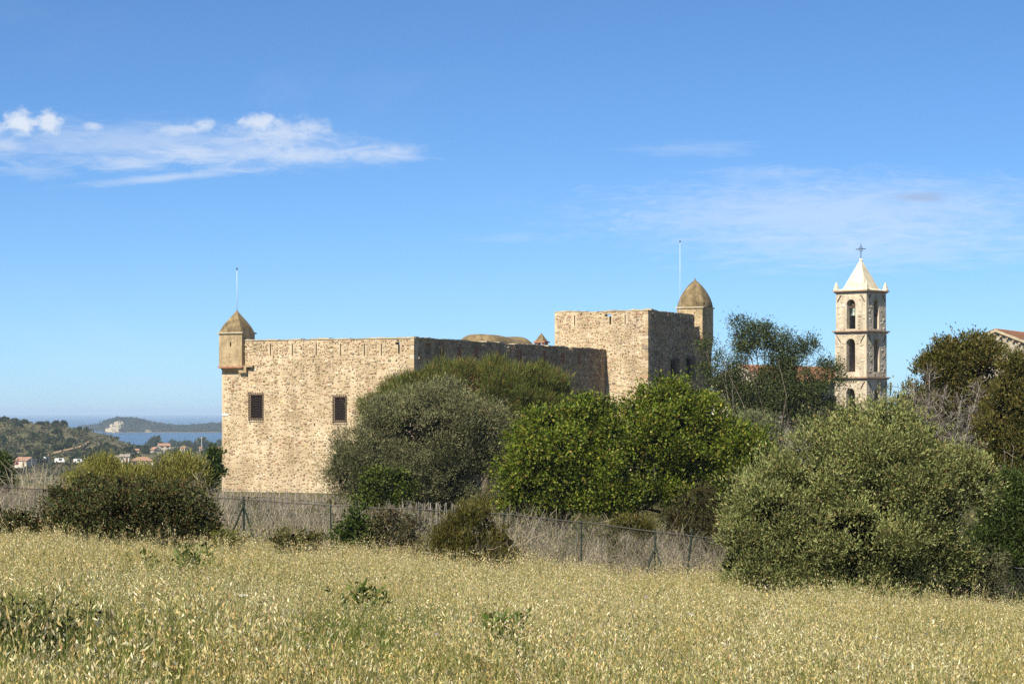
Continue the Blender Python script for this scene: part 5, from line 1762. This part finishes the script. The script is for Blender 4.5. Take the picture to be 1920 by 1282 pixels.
ss_ = np.arange(0, cum[-1] - 1.2, .085)
P0 = np.concatenate([at_len(ss_, 0.0), at_len(ss_ + 1.0, 0.0)]); P1 = np.concatenate([at_len(ss_ + 1.0, 1.0), at_len(ss_, 1.0)])
k = len(P0)
ax_ = P1 - P0
S_ = unit(np.cross(ax_, np.array([0, 1.0, 0])))
wd = .0027
V = np.stack([P0 - S_ * wd, P0 + S_ * wd, P1 + S_ * wd, P1 - S_ * wd], 1)
V2 = V + np.array([0, .008, 0])
VV = np.concatenate([V, V2], 1).reshape(-1, 3)
bi = np.arange(k)[:, None, None] * 8
Fq = (bi + np.array([[0, 1, 2, 3], [7, 6, 5, 4], [0, 4, 5, 1], [3, 2, 6, 7]])[None]).reshape(-1, 4)
link('mesh', quick_mesh('mesh', VV, Fq), mesh_m, fence, 'stuff')

# chestnut paling below the fort wall
pal_m = noisy_mat('weathered_paling', [(0.3, (.17, .15, .135)), (0.7, (.33, .30, .27))], 3.0)
paling = thing('paling_fence', P(640, 960, 118), 'grey split-wood paling fence at the foot of the fort wall', 'fence')
me = None
rx = np.arange(405, 960, 4.4)
m = MB(); m.box((0, 0, 0), XA, YA, -.015, .015, -.010, .010, 0, 1.0); m.poly([(-.015, -.010, 1.0), (.015, -.010, 1.0), (0, 0, 1.06)]); m.poly([(.015, .010, 1.0), (-.015, .010, 1.0), (0, 0, 1.06)])
pk = quick_mesh('picket', np.array(m.v), m.f); pk.materials.append(pal_m)
wz = []
for i, px in enumerate(rx):
    d_ = 118 - (px - 405) * .02
    py = np.interp(px, [405, 520, 640, 800, 960], [916, 921, 931, 943, 950]) + rng.normal() * 1.2
    q = P(px + rng.normal() * .5, py, d_)
    o = link('picket', pk, None, paling)
    o.location = (q[0], q[1], q[2] - 1.3); o.scale = (1, 1, 1.3); o.rotation_euler = (rng.normal() * .03, rng.normal() * .05, rng.normal() * .4)
    wz.append(q)
for f in (.25, .8):
    m = MB(); m.tube([q - np.array([0, .03, 1.3 * f]) for q in wz], .012, None, 4); m.build('wire', wire_m, paling)

# ------------------------------------------------------------------ grey dry brush behind the fence
DRYB = [(4, (.21, .185, .15)), (4, (.28, .245, .195)), (2, (.13, .11, .085)), (2.5, (.38, .32, .215)), (1.2, (.12, .125, .055))]


def brush_field(n, px0, px1, d_of, top_of, hr, tilt=.25, w=(.006, .012)):
    px = rng.uniform(px0, px1, n); d_ = d_of(n)
    x = (px - 960) / F * d_
    g_ = ground(x, d_)
    top = (Y0 - np.interp(px, top_of[0], top_of[1])) / F * d_
    h = np.clip((top - g_), .45, 3.0) * rng.uniform(*hr, n) * (.80 + .28 * np.sin(x * 2.1 + d_ * .9) * np.sin(x * .83 + 1.7))
    P0 = np.stack([x, d_, g_ - .05], -1)
    P1 = P0 + np.stack([rng.normal(size=n) * tilt * h, rng.normal(size=n) * tilt * h, h], -1)
    w0 = rng.uniform(*w, n)
    A = stalk_arrays(P0, P1, w0, w0 * .5, h * .05, pick(DRYB, n), 3)
    # side twigs
    k = rng.integers(0, n, n * 3)
    tt = rng.uniform(.35, .95, (n * 3, 1))
    s = P0[k] + (P1[k] - P0[k]) * tt
    q = s + unit(np.stack([rng.normal(size=n * 3), rng.normal(size=n * 3), rng.uniform(.3, 1.4, n * 3)], -1)) * (h[k] * rng.uniform(.12, .34, n * 3))[:, None]
    B2 = stalk_arrays(s, q, w0[k] * .7, w0[k] * .35, h[k] * .02, pick(DRYB, n * 3), 2)
    return [A, B2]


sets = []
sets += brush_field(2900, -40, 660, lambda n: rng.uniform(56.5, 66, n), ([-40, 0, 60, 120, 300, 400, 430, 660], [876, 880, 886, 903, 912, 914, 940, 952]), (.55, 1.05))
sets += brush_field(2400, 620, 1400, lambda n: rng.uniform(54.5, 62, n), ([620, 760, 940, 1000, 1100, 1200, 1300, 1400], [954, 956, 957, 966, 978, 990, 998, 1010]), (.5, 1.02))
sets += brush_field(500, 1200, 1380, lambda n: rng.uniform(51.5, 53.5, n), ([1200, 1380], [1000, 1015]), (.5, 1.0))
sets += brush_field(420, 640, 1340, lambda n: rng.uniform(50.3, 55, n) - .0, ([-40, 450, 900, 1340], [965, 985, 1000, 1030]), (.4, 1.15), .3)
sets += brush_field(140, -20, 110, lambda n: rng.uniform(60, 72, n), ([-20, 110], [838, 842]), (.7, 1.0), .12, (.012, .02))
sets += brush_field(60, 340, 420, lambda n: rng.uniform(64, 76, n), ([340, 420], [850, 856]), (.7, 1.0), .12, (.012, .022))
sets += brush_field(260, 1500, 1900, lambda n: rng.uniform(49.5, 56, n), ([1500, 1900], [1050, 1070]), (.5, 1.0))
sets += brush_field(2600, 400, 760, lambda n: rng.uniform(78, 190, n), ([400, 520, 640, 760], [922, 926, 934, 940]), (.5, 1.05), .2, (.014, .024))
sets += brush_field(2600, 600, 1420, lambda n: rng.uniform(62, 88, n), ([600, 760, 940, 1100, 1250, 1420], [938, 938, 940, 955, 965, 975]), (.4, 1.02), .3, (.010, .016))
sets += brush_field(900, -60, 430, lambda n: rng.uniform(66, 110, n), ([-60, 60, 300, 430], [885, 890, 905, 918]), (.5, 1.05), .2, (.012, .018))
v, f, c = join_stalks(sets)
bo = link('dry_brush', quick_mesh('dry_brush', v, f, c), dry_m, kind='stuff')
tag(bo, 'grey dry brush of dead stalks behind the wire fence', 'brush')

UND = [(3, (.07, .075, .026)), (3, (.10, .09, .035)), (2, (.045, .06, .018)), (2, (.14, .115, .055)), (1, (.12, .14, .04))]
ul = []
for k in range(150):
    px = rng.uniform(880, 1440); d_ = rng.uniform(98, 185)
    x_ = (px - 960) / F * d_; r_ = rng.uniform(.6, 1.3)
    ul.append((np.array([x_, d_, gz(x_, d_) + r_ * .5]), np.array([r_ * 1.4, r_, r_ * rng.uniform(.8, 1.3)])))
for k in range(60):
    px = rng.uniform(640, 960); d_ = rng.uniform(114, 185)
    x_ = (px - 960) / F * d_; r_ = rng.uniform(.5, 1.0)
    ul.append((np.array([x_, d_, gz(x_, d_) + r_ * .5]), np.array([r_ * 1.4, r_, r_ * rng.uniform(.8, 1.3)])))
for k in range(330):
    px = rng.uniform(610, 2300); d_ = rng.uniform(60, 96)
    x_ = (px - 960) / F * d_; r_ = rng.uniform(.25, .75)
    ul.append((np.array([x_, d_, gz(x_, d_) + r_ * .5]), np.array([r_ * 1.5, r_, r_ * rng.uniform(.7, 1.2)])))
for k in range(90):
    px = rng.uniform(1450, 2500); d_ = rng.uniform(98, 185)
    x_ = (px - 960) / F * d_; r_ = rng.uniform(.6, 1.3)
    ul.append((np.array([x_, d_, gz(x_, d_) + r_ * .5]), np.array([r_ * 1.4, r_, r_ * rng.uniform(.8, 1.3)])))
for k in range(70):
    px = rng.uniform(400, 1400); d_ = rng.uniform(56.5, 64)
    x_ = (px - 960) / F * d_; r_ = rng.uniform(.18, .42)
    ul.append((np.array([x_, d_, gz(x_, d_) + r_ * 1.1]), np.array([r_ * 1.3, r_, r_ * rng.uniform(1.0, 2.2)])))
for k in range(46):
    px = rng.uniform(-60, 640); d_ = rng.uniform(70, 112)
    x_ = (px - 960) / F * d_; r_ = rng.uniform(.2, .55)
    ul.append((np.array([x_, d_, gz(x_, d_) + r_ * .5]), np.array([r_ * 1.5, r_, r_])))
Pt, D, CL, NR = crown_points(ul, 6200, 26, .15, sub=.32, stray=.15, up_w=.8)
n = len(Pt)
uo = link('undergrowth', leaf_mesh('undergrowth', [leaf_arrays(Pt, D, .13 * rng.uniform(.6, 1.35, n), .05 * rng.uniform(.7, 1.3, n), pick(UND, n) * CL[:, None], NR)]), leaf_m, kind='stuff')
tag(uo, 'tangled green and brown undergrowth beneath the trees', 'undergrowth')

# ------------------------------------------------------------------ oat field
grass_m = attr_mat('oat_straw', .75, .2, translucent=.30, random_amt=.18)
protos = bpy.data.collections.new('oat_tufts')


def tuft(name, n_stem, h, spread, stem_pal, spk_pal, leaf_pal, n_spk, n_leaf, spk=(.026, .0068), droop=1.0, stem_w=.0035, leaf_h=.35):
    a = rng.uniform(0, 6.28, n_stem); r = spread * np.sqrt(rng.random(n_stem))
    P0 = np.stack([r * np.cos(a), r * np.sin(a), np.zeros(n_stem)], -1)
    hh = h * rng.uniform(.68, 1.12, n_stem)
    lean = rng.normal(size=(n_stem, 2)) * .16
    P1 = P0 + np.stack([lean[:, 0] * hh, lean[:, 1] * hh, hh], -1)
    sets = [stalk_arrays(P0, P1, np.full(n_stem, stem_w), np.full(n_stem, stem_w * .5), hh * .05, pick(stem_pal, n_stem), 2)]
    V, Fs, C = join_stalks(sets)
    if n_spk:
        k = np.repeat(np.arange(n_stem), n_spk)
        t_ = 1 - rng.random(len(k)) ** 1.4 * .42
        s = P0[k] + (P1[k] - P0[k]) * t_[:, None]
        off = unit(rng.normal(size=(len(k), 3)) * np.array([1, 1, .35])) * ((1.05 - t_) * h * .22 + .008)[:, None]
        q = s + off
        D = unit(np.stack([off[:, 0] * 10 + rng.normal(size=len(k)) * .35, off[:, 1] * 10 + rng.normal(size=len(k)) * .35, -droop * rng.uniform(.3, 1.4, len(k))], -1))
        lv, lc = leaf_arrays(q, D, spk[0] * rng.uniform(.7, 1.3, len(k)), spk[1] * rng.uniform(.7, 1.3, len(k)), pick(spk_pal, len(k)))
        Fs = np.concatenate([Fs, np.arange(len(lv)).reshape(-1, 4) + len(V)]); V = np.concatenate([V, lv]); C = np.concatenate([C, lc])
    if n_leaf:
        a = rng.uniform(0, 6.28, n_leaf); r = spread * np.sqrt(rng.random(n_leaf))
        Q0 = np.stack([r * np.cos(a), r * np.sin(a), np.zeros(n_leaf)], -1)
        lh = leaf_h * rng.uniform(.5, 1.2, n_leaf)
        Q1 = Q0 + np.stack([rng.normal(size=n_leaf) * .3 * lh, rng.normal(size=n_leaf) * .3 * lh, lh], -1)
        v2, f2, c2 = stalk_arrays(Q0, Q1, np.full(n_leaf, .0075), np.full(n_leaf, .0015), lh * .12, pick(leaf_pal, n_leaf), 3)
        Fs = np.concatenate([Fs, f2 + len(V)]); V = np.concatenate([V, v2]); C = np.concatenate([C, c2])
    me = quick_mesh(name, V, Fs, C); me.materials.append(grass_m)
    o = bpy.data.objects.new(name, me)
    protos.objects.link(o)


STEM = [(4, (.45, .38, .165)), (2, (.34, .32, .12)), (2, (.23, .26, .08))]
SPK = [(5, (.65, .575, .345)), (4, (.57, .485, .255)), (2.5, (.76, .69, .48)), (1, (.42, .31, .12)), (1, (.40, .38, .15))]
LEAFS = [(3, (.24, .22, .06)), (3, (.36, .28, .10)), (3, (.13, .155, .035))]
SPK_G = [(5, (.58, .46, .20)), (4, (.50, .38, .15)), (2, (.66, .55, .28)), (2, (.40, .30, .11))]
SPK_R = [(4, (.56, .34, .14)), (3, (.60, .43, .20)), (2, (.46, .25, .10))]
GRN = [(4, (.095, .135, .022)), (3, (.14, .175, .032)), (2, (.21, .21, .055)), (1.5, (.055, .08, .014))]
for k in range(6):      # 0-5 oats
    tuft(f'tuft_a{k}', 15, .54 + .05 * (k % 3), .17, STEM, SPK if k < 3 else SPK_G, LEAFS, 11 if k < 3 else 8, 6, stem_w=.0042)
for k in range(3):      # 6-8 reddish oats
    tuft(f'tuft_b{k}', 15, .54, .17, [(1, (.40, .28, .13))], SPK_R, LEAFS, 12, 6, stem_w=.0042)
for k in range(4):      # 9-12 green grass with few heads
    tuft(f'tuft_c{k}', 4, .52, .16, GRN, [(3, (.36, .36, .13)), (2, (.50, .44, .20))], GRN, 4, 46, leaf_h=.54)
for k in range(2):      # 13-14 spiky heads
    tuft(f'tuft_d{k}', 9, .66, .20, STEM, SPK, LEAFS, 14, 2, spk=(.034, .0075), droop=-.8, stem_w=.0042)
for k in range(3):      # 15-17 tall loose oats
    tuft(f'tuft_e{k}', 8, .84, .22, STEM, SPK + [(5, (.50, .36, .15))], LEAFS, 18, 3, spk=(.030, .0088), droop=1.2, stem_w=.0042)
for k in range(3):      # 18-20 short green and brown bottom grass
    tuft(f'tuft_f{k}', 2, .30, .20, GRN, [(1, (.4, .34, .15))], GRN + [(4, (.20, .16, .06))], 3, 46, leaf_h=.26)


def field_at(px, py, h=.5):
    s = (py - Y0) / F; tx = (px - 960) / F
    d_ = (1.65 - h) / (s - PA - PB * tx)
    return np.array([tx * d_, d_])


GREENS = [(60, 1245, 1.7, 1.0), (20, 1190, 1.5, .8), (470, 1195, 1.5, 1.0), (230, 1150, 1.8, .6), (690, 1185, 1.6, .95), (340, 1100, 2.0, .7), (560, 1240, 1.3, .8), (960, 1265, 1.2, .8), (1350, 1170, 1.8, .4), (850, 1100, 1.8, .35), (1620, 1190, 1.1, .65), (1860, 1200, 1.5, .7), (60, 1120, 2.2, .45), (1200, 1250, 1.1, .4), (1480, 1245, .9, .35)]
nT = 40000
dd_ = np.sqrt(rng.uniform(10.5 ** 2, 60 ** 2, nT * 2))
tx = rng.uniform(-.30, .30, nT * 2)
patch = np.sin(tx * dd_ * 1.25 + 1.3 * np.sin(dd_ * .45)) * np.sin(dd_ * .8 + 2.1 * np.sin(tx * dd_ * .6)) + .55 * np.sin(tx * dd_ * 3.1 + dd_ * 1.7)
keep = rng.random(nT * 2) < np.clip(1.15 - dd_ / 80, .3, 1)
patch = patch[keep][:nT]
dd_ = dd_[keep][:nT]; tx = tx[keep][:nT]
X_ = tx * dd_
# not beyond the fence
fd = np.interp(960 + F * tx, FT[:, 0], FT[:, 2])
ok = dd_ < fd - .1 + rng.normal(size=len(dd_)) * .25
for px, py, r in ((950, 1290, .34), (675, 1205, .45), (350, 1125, .6), (45, 1310, .7), (1860, 1235, .4)):
    c_ = field_at(px, py, .15)
    e_ = ((X_ - c_[0]) / (r * 1.15)) ** 2 + ((dd_ - c_[1] + r * 1.3) / (r * 3.0)) ** 2
    ok &= (e_ > 1) | (rng.random(len(dd_)) < .22)
# a few tufts straggle past
dd_, X_, tx, patch = dd_[ok], X_[ok], tx[ok], patch[ok]
Z_ = ground(X_, dd_)
gp = .13 + .24 * np.clip((27 - dd_) / 12, 0, 1)
for px, py, r, a in GREENS:
    c_ = field_at(px, py)
    gp = np.maximum(gp, a * np.exp(-(((X_ - c_[0]) / r) ** 2 + ((dd_ - c_[1]) / (r * 1.6)) ** 2)))
wob = np.sin(X_ * 1.9 + np.sin(dd_ * .7) * 1.5) * np.sin(dd_ * .53 + 1) * .5 + .5
gp = np.clip(gp + (wob - .6) * .12, 0, 1)
fdd = np.interp(960 + F * tx, FT[:, 0], FT[:, 2]) - dd_
red = np.clip(.45 - fdd / 22, 0, .45) * np.where(tx < .03, 1, .35)
u = rng.random(len(X_))
drift = np.sin(X_ * .55 + 1.7 * np.sin(dd_ * .23)) * np.sin(dd_ * .31 + .9 * np.sin(X_ * .4)) + .3 * np.sin(X_ * 1.7 - dd_ * .9)
idx = np.where(u < gp, 9 + rng.integers(0, 4, len(X_)), np.where(rng.random(len(X_)) < red, 6 + rng.integers(0, 3, len(X_)), rng.integers(0, 3, len(X_)) + 3 * (rng.random(len(X_)) < .64 + .5 * drift)))
spikes = (rng.random(len(X_)) < .05 + .12 * (tx > .08))
idx = np.where(spikes & (u >= gp), 13 + rng.integers(0, 2, len(X_)), idx)
tall = rng.random(len(X_)) < np.clip(.70 - fdd / 9, .07, .6)
idx = np.where(tall, np.where((tx > .09) & (rng.random(len(X_)) < .5), 13 + rng.integers(0, 2, len(X_)), 15 + rng.integers(0, 3, len(X_))), idx)
low_ = rng.random(len(X_)) < np.clip(.30 - .22 * patch, .06, .60) * np.clip(1.5 - dd_ / 30, .25, 1)
idx = np.where(low_, 18 + rng.integers(0, 3, len(X_)), idx)
pm = bpy.data.meshes.new('grass')
pm.vertices.add(len(X_)); pm.vertices.foreach_set('co', np.stack([X_, dd_, Z_], -1).astype(np.float32).ravel())
at = pm.attributes.new('idx', 'INT', 'POINT'); at.data.foreach_set('value', idx.astype(np.int32))
at = pm.attributes.new('rot', 'FLOAT_VECTOR', 'POINT'); at.data.foreach_set('vector', np.stack([rng.normal(size=len(X_)) * .06, rng.normal(size=len(X_)) * .06, rng.uniform(0, 6.28, len(X_))], -1).astype(np.float32).ravel())
at = pm.attributes.new('scl', 'FLOAT', 'POINT'); at.data.foreach_set('value', (rng.uniform(.78, 1.18, len(X_)) * (1 + .17 * patch) ).astype(np.float32))
ng = bpy.data.node_groups.new('scatter_tufts', 'GeometryNodeTree')
ng.interface.new_socket('Geometry', in_out='INPUT', socket_type='NodeSocketGeometry')
ng.interface.new_socket('Geometry', in_out='OUTPUT', socket_type='NodeSocketGeometry')
gi = ng.nodes.new('NodeGroupInput'); go = ng.nodes.new('NodeGroupOutput')
iop = ng.nodes.new('GeometryNodeInstanceOnPoints'); ci = ng.nodes.new('GeometryNodeCollectionInfo')
ci.inputs['Collection'].default_value = protos
ci.inputs['Separate Children'].default_value = True
ci.inputs['Reset Children'].default_value = True


def named(nm, typ):
    n = ng.nodes.new('GeometryNodeInputNamedAttribute'); n.data_type = typ; n.inputs['Name'].default_value = nm
    return n.outputs['Attribute']


ng.links.new(gi.outputs[0], iop.inputs['Points'])
ng.links.new(ci.outputs[0], iop.inputs['Instance'])
iop.inputs['Pick Instance'].default_value = True
ng.links.new(named('idx', 'INT'), iop.inputs['Instance Index'])
ng.links.new(named('rot', 'FLOAT_VECTOR'), iop.inputs['Rotation'])
ng.links.new(named('scl', 'FLOAT'), iop.inputs['Scale'])
ng.links.new(iop.outputs[0], go.inputs[0])
gob = link('grass', pm, grass_m, kind='stuff')
tag(gob, 'tall dry straw-coloured wild oats filling the foreground field', 'grass')
md = gob.modifiers.new('scatter', 'NODES'); md.node_group = ng

# ------------------------------------------------------------------ weeds and flowers in the field
weed_m = attr_mat('weed_leaf', .5, .3, translucent=.25)


def weed(name, label, px, py, hgt, n_stem, n_leaf, ll, lw, pal, rad):
    c_ = field_at(px, py, 0.15)
    z0 = gz(c_[0], c_[1])
    t_ = thing(name, (c_[0], c_[1], z0), label, 'plant')
    P0 = np.tile(np.array([c_[0], c_[1], z0]), (n_stem, 1)) + rng.normal(size=(n_stem, 3)) * np.array([rad * .4, rad * .4, 0])
    P1 = P0 + np.stack([rng.normal(size=n_stem) * rad * .5, rng.normal(size=n_stem) * rad * .5, hgt * rng.uniform(.7, 1.1, n_stem)], -1)
    v, f, c = stalk_arrays(P0, P1, np.full(n_stem, .012), np.full(n_stem, .006), np.full(n_stem, .02), pick(pal, n_stem), 3)
    link('stem', quick_mesh('stem', v, f, c), weed_m, t_)
    k = np.repeat(np.arange(n_stem), n_leaf)
    tt = rng.uniform(.25, 1, (len(k), 1))
    s = P0[k] + (P1[k] - P0[k]) * tt
    D = unit(np.stack([rng.normal(size=len(k)), rng.normal(size=len(k)), rng.uniform(.2, 1.4, len(k))], -1))
    lv, lc = leaf_arrays(s, D, ll * rng.uniform(.6, 1.3, len(k)), lw * rng.uniform(.7, 1.3, len(k)), pick(pal, len(k)))
    link('leaves', quick_mesh('leaves', lv, np.arange(len(lv)).reshape(-1, 4), lc), weed_m, t_, 'stuff')


WG = [(4, (.085, .125, .020)), (3, (.12, .16, .03)), (2, (.06, .09, .015)), (1, (.16, .18, .05))]
weed('broadleaf_weed', 'bushy broad-leaved green weed at the bottom centre of the field', 950, 1290, .82, 24, 26, .11, .036, WG, .22)
weed('broadleaf_weed', 'leafy green weed below the fort corner in the middle of the field', 675, 1205, .84, 20, 22, .11, .036, WG, .34)
weed('broadleaf_weed', 'spreading green weed on the left among the pale oats', 350, 1125, .90, 30, 26, .12, .034, WG, .50)
weed('broadleaf_weed', 'dark green weed clump in the bottom left corner', 45, 1310, .82, 90, 26, .07, .018, [(4, (.040, .055, .016)), (3, (.06, .072, .022)), (1, (.09, .08, .03))], .50)
weed('broadleaf_weed', 'small pale green weed at the lower right edge', 1860, 1235, .50, 10, 14, .08, .02, WG, .25)
for px, py, lean, h_, lab in ((1040, 1160, -.16, 1.25, 'tall thin bare green stem standing alone in mid field'), (1170, 1090, .10, 1.5, 'tall pale green stem rising to the fence in mid field'), (20, 1150, .03, .9, 'thin tall stem at the left of the field')):
    c_ = field_at(px, py, .1); z0 = gz(*c_)
    t_ = thing('fennel_stem', (c_[0], c_[1], z0), lab, 'plant')
    n = 9
    P0 = [np.array([c_[0], c_[1], z0])]; P1 = [np.array([c_[0] + lean, c_[1], z0 + h_])]
    for k in range(n):
        s = P0[0] + (P1[0] - P0[0]) * rng.uniform(.4, .95)
        P0.append(s); P1.append(s + np.array([rng.normal() * .08, rng.normal() * .05, rng.uniform(.05, .2)]))
    k = len(P0)
    w = np.full(k, .005); w[0] = .014
    v, f, c = stalk_arrays(np.array(P0), np.array(P1), w, w * .5, np.full(k, .015), pick([(1, (.12, .16, .05))], k), 3)
    link('stem', quick_mesh('stem', v, f, c), weed_m, t_)


def flower(px, py, kind, label, group=None):
    h_ = .62
    c_ = field_at(px, py, h_); z0 = gz(*c_)
    t_ = thing('wildflower', (c_[0], c_[1], z0), label, 'flower', group)
    m = MB(); m.tube([(c_[0], c_[1], z0), (c_[0] + .01, c_[1], z0 + h_)], .004, .003, 4); m.build('stem', mat_stem, t_)
    hd = np.array([c_[0] + .01, c_[1] - .01, z0 + h_])
    n = 26
    if kind == 'umbel':
        r = .055 * np.sqrt(rng.random(n)); a = rng.uniform(0, 6.28, n)
        Pt = hd + np.stack([r * np.cos(a), r * np.sin(a), .012 - r * .15], -1)
        D = unit(np.stack([rng.normal(size=n), rng.normal(size=n), rng.normal(size=n) * .25], -1))
        lv, lc = leaf_arrays(Pt, D, np.full(n, .024), np.full(n, .022), pick([(1, (.78, .76, .66))], n))
    else:
        D = unit(rng.normal(size=(n, 3)) * np.array([1, 1, .4]) + np.array([0, -.3, .5]))
        lv, lc = leaf_arrays(np.tile(hd, (n, 1)), D, np.full(n, .030), np.full(n, .020), pick([(2, (.50, .42, .66)), (1, (.62, .55, .75))] if kind == 'lilac' else [(1, (.75, .70, .78))], n))
    link('flower_head', quick_mesh('flower_head', lv, np.arange(len(lv)).reshape(-1, 4), lc), petal_m, t_)


mat_stem = mat('flower_stem', (.12, .16, .05)); petal_m = attr_mat('petal', .7, .2, translucent=.3)
FL = [(1070, 1064, 'lilac', 'lilac wildflower at the top of the field before the heath bush'), (1090, 1095, 'pale', 'pale wildflower just right of the tall thin stem'), (1210, 1118, 'lilac', 'small lilac wildflower right of centre in the field'),
      (1417, 1107, 'pale', 'pale pink wildflower before the left of the big bush'), (1462, 1094, 'pale', 'pale wildflower in the shade below the big bush'), (1294, 1151, 'pale', 'pale wildflower in the oats below the leaning post'), (1476, 1176, 'pale', 'pale wildflower low in the field under the big bush'), (1531, 1152, 'pale', 'pale wildflower below the middle of the big bush'),
      (1641, 1196, 'pale', 'white wildflower, largest in the right of the field'), (1733, 1188, 'lilac', 'lilac wildflower right of the white one'), (746, 1161, 'lilac', 'lilac wildflower beside the leafy mid-field weed'), (815, 1190, 'lilac', 'lilac wildflower right of the leafy mid-field weed'),
      (450, 1078, 'umbel', 'white flat flower umbel below the braced post'), (455, 1116, 'umbel', 'white flower umbel, lower of the two below the braced post'), (900, 1087, 'umbel', 'white flower umbel below the heath bush'), (903, 1130, 'umbel', 'white flower umbel, lower one below the heath bush'), (1270, 1153, 'umbel', 'white flower umbel right of centre in the field'), (1800, 1250, 'lilac', 'lilac wildflower near the lower right corner')]
for px, py, kd, lab in FL:
    flower(px, py, kd, lab)

# ------------------------------------------------------------------ haze
hz_m = bpy.data.materials.new('haze_air')
hz_m.use_nodes = True
t = hz_m.node_tree; t.nodes.clear()
o_ = t.nodes.new('ShaderNodeOutputMaterial'); pv = t.nodes.new('ShaderNodeVolumePrincipled')
pv.inputs['Color'].default_value = (.60, .78, 1.0, 1)
pv.inputs['Density'].default_value = 7.5e-5
pv.inputs['Anisotropy'].default_value = 0.0
t.links.new(pv.outputs[0], o_.inputs['Volume'])
m = MB(); m.box((0, 0, 0), XA, YA, -17000, 17000, -120, 31000, -45.0, 24.0)
hz = m.build('haze', hz_m, kind='stuff')
tag(hz, 'thin pale blue haze over the distant sea and hills', 'haze')
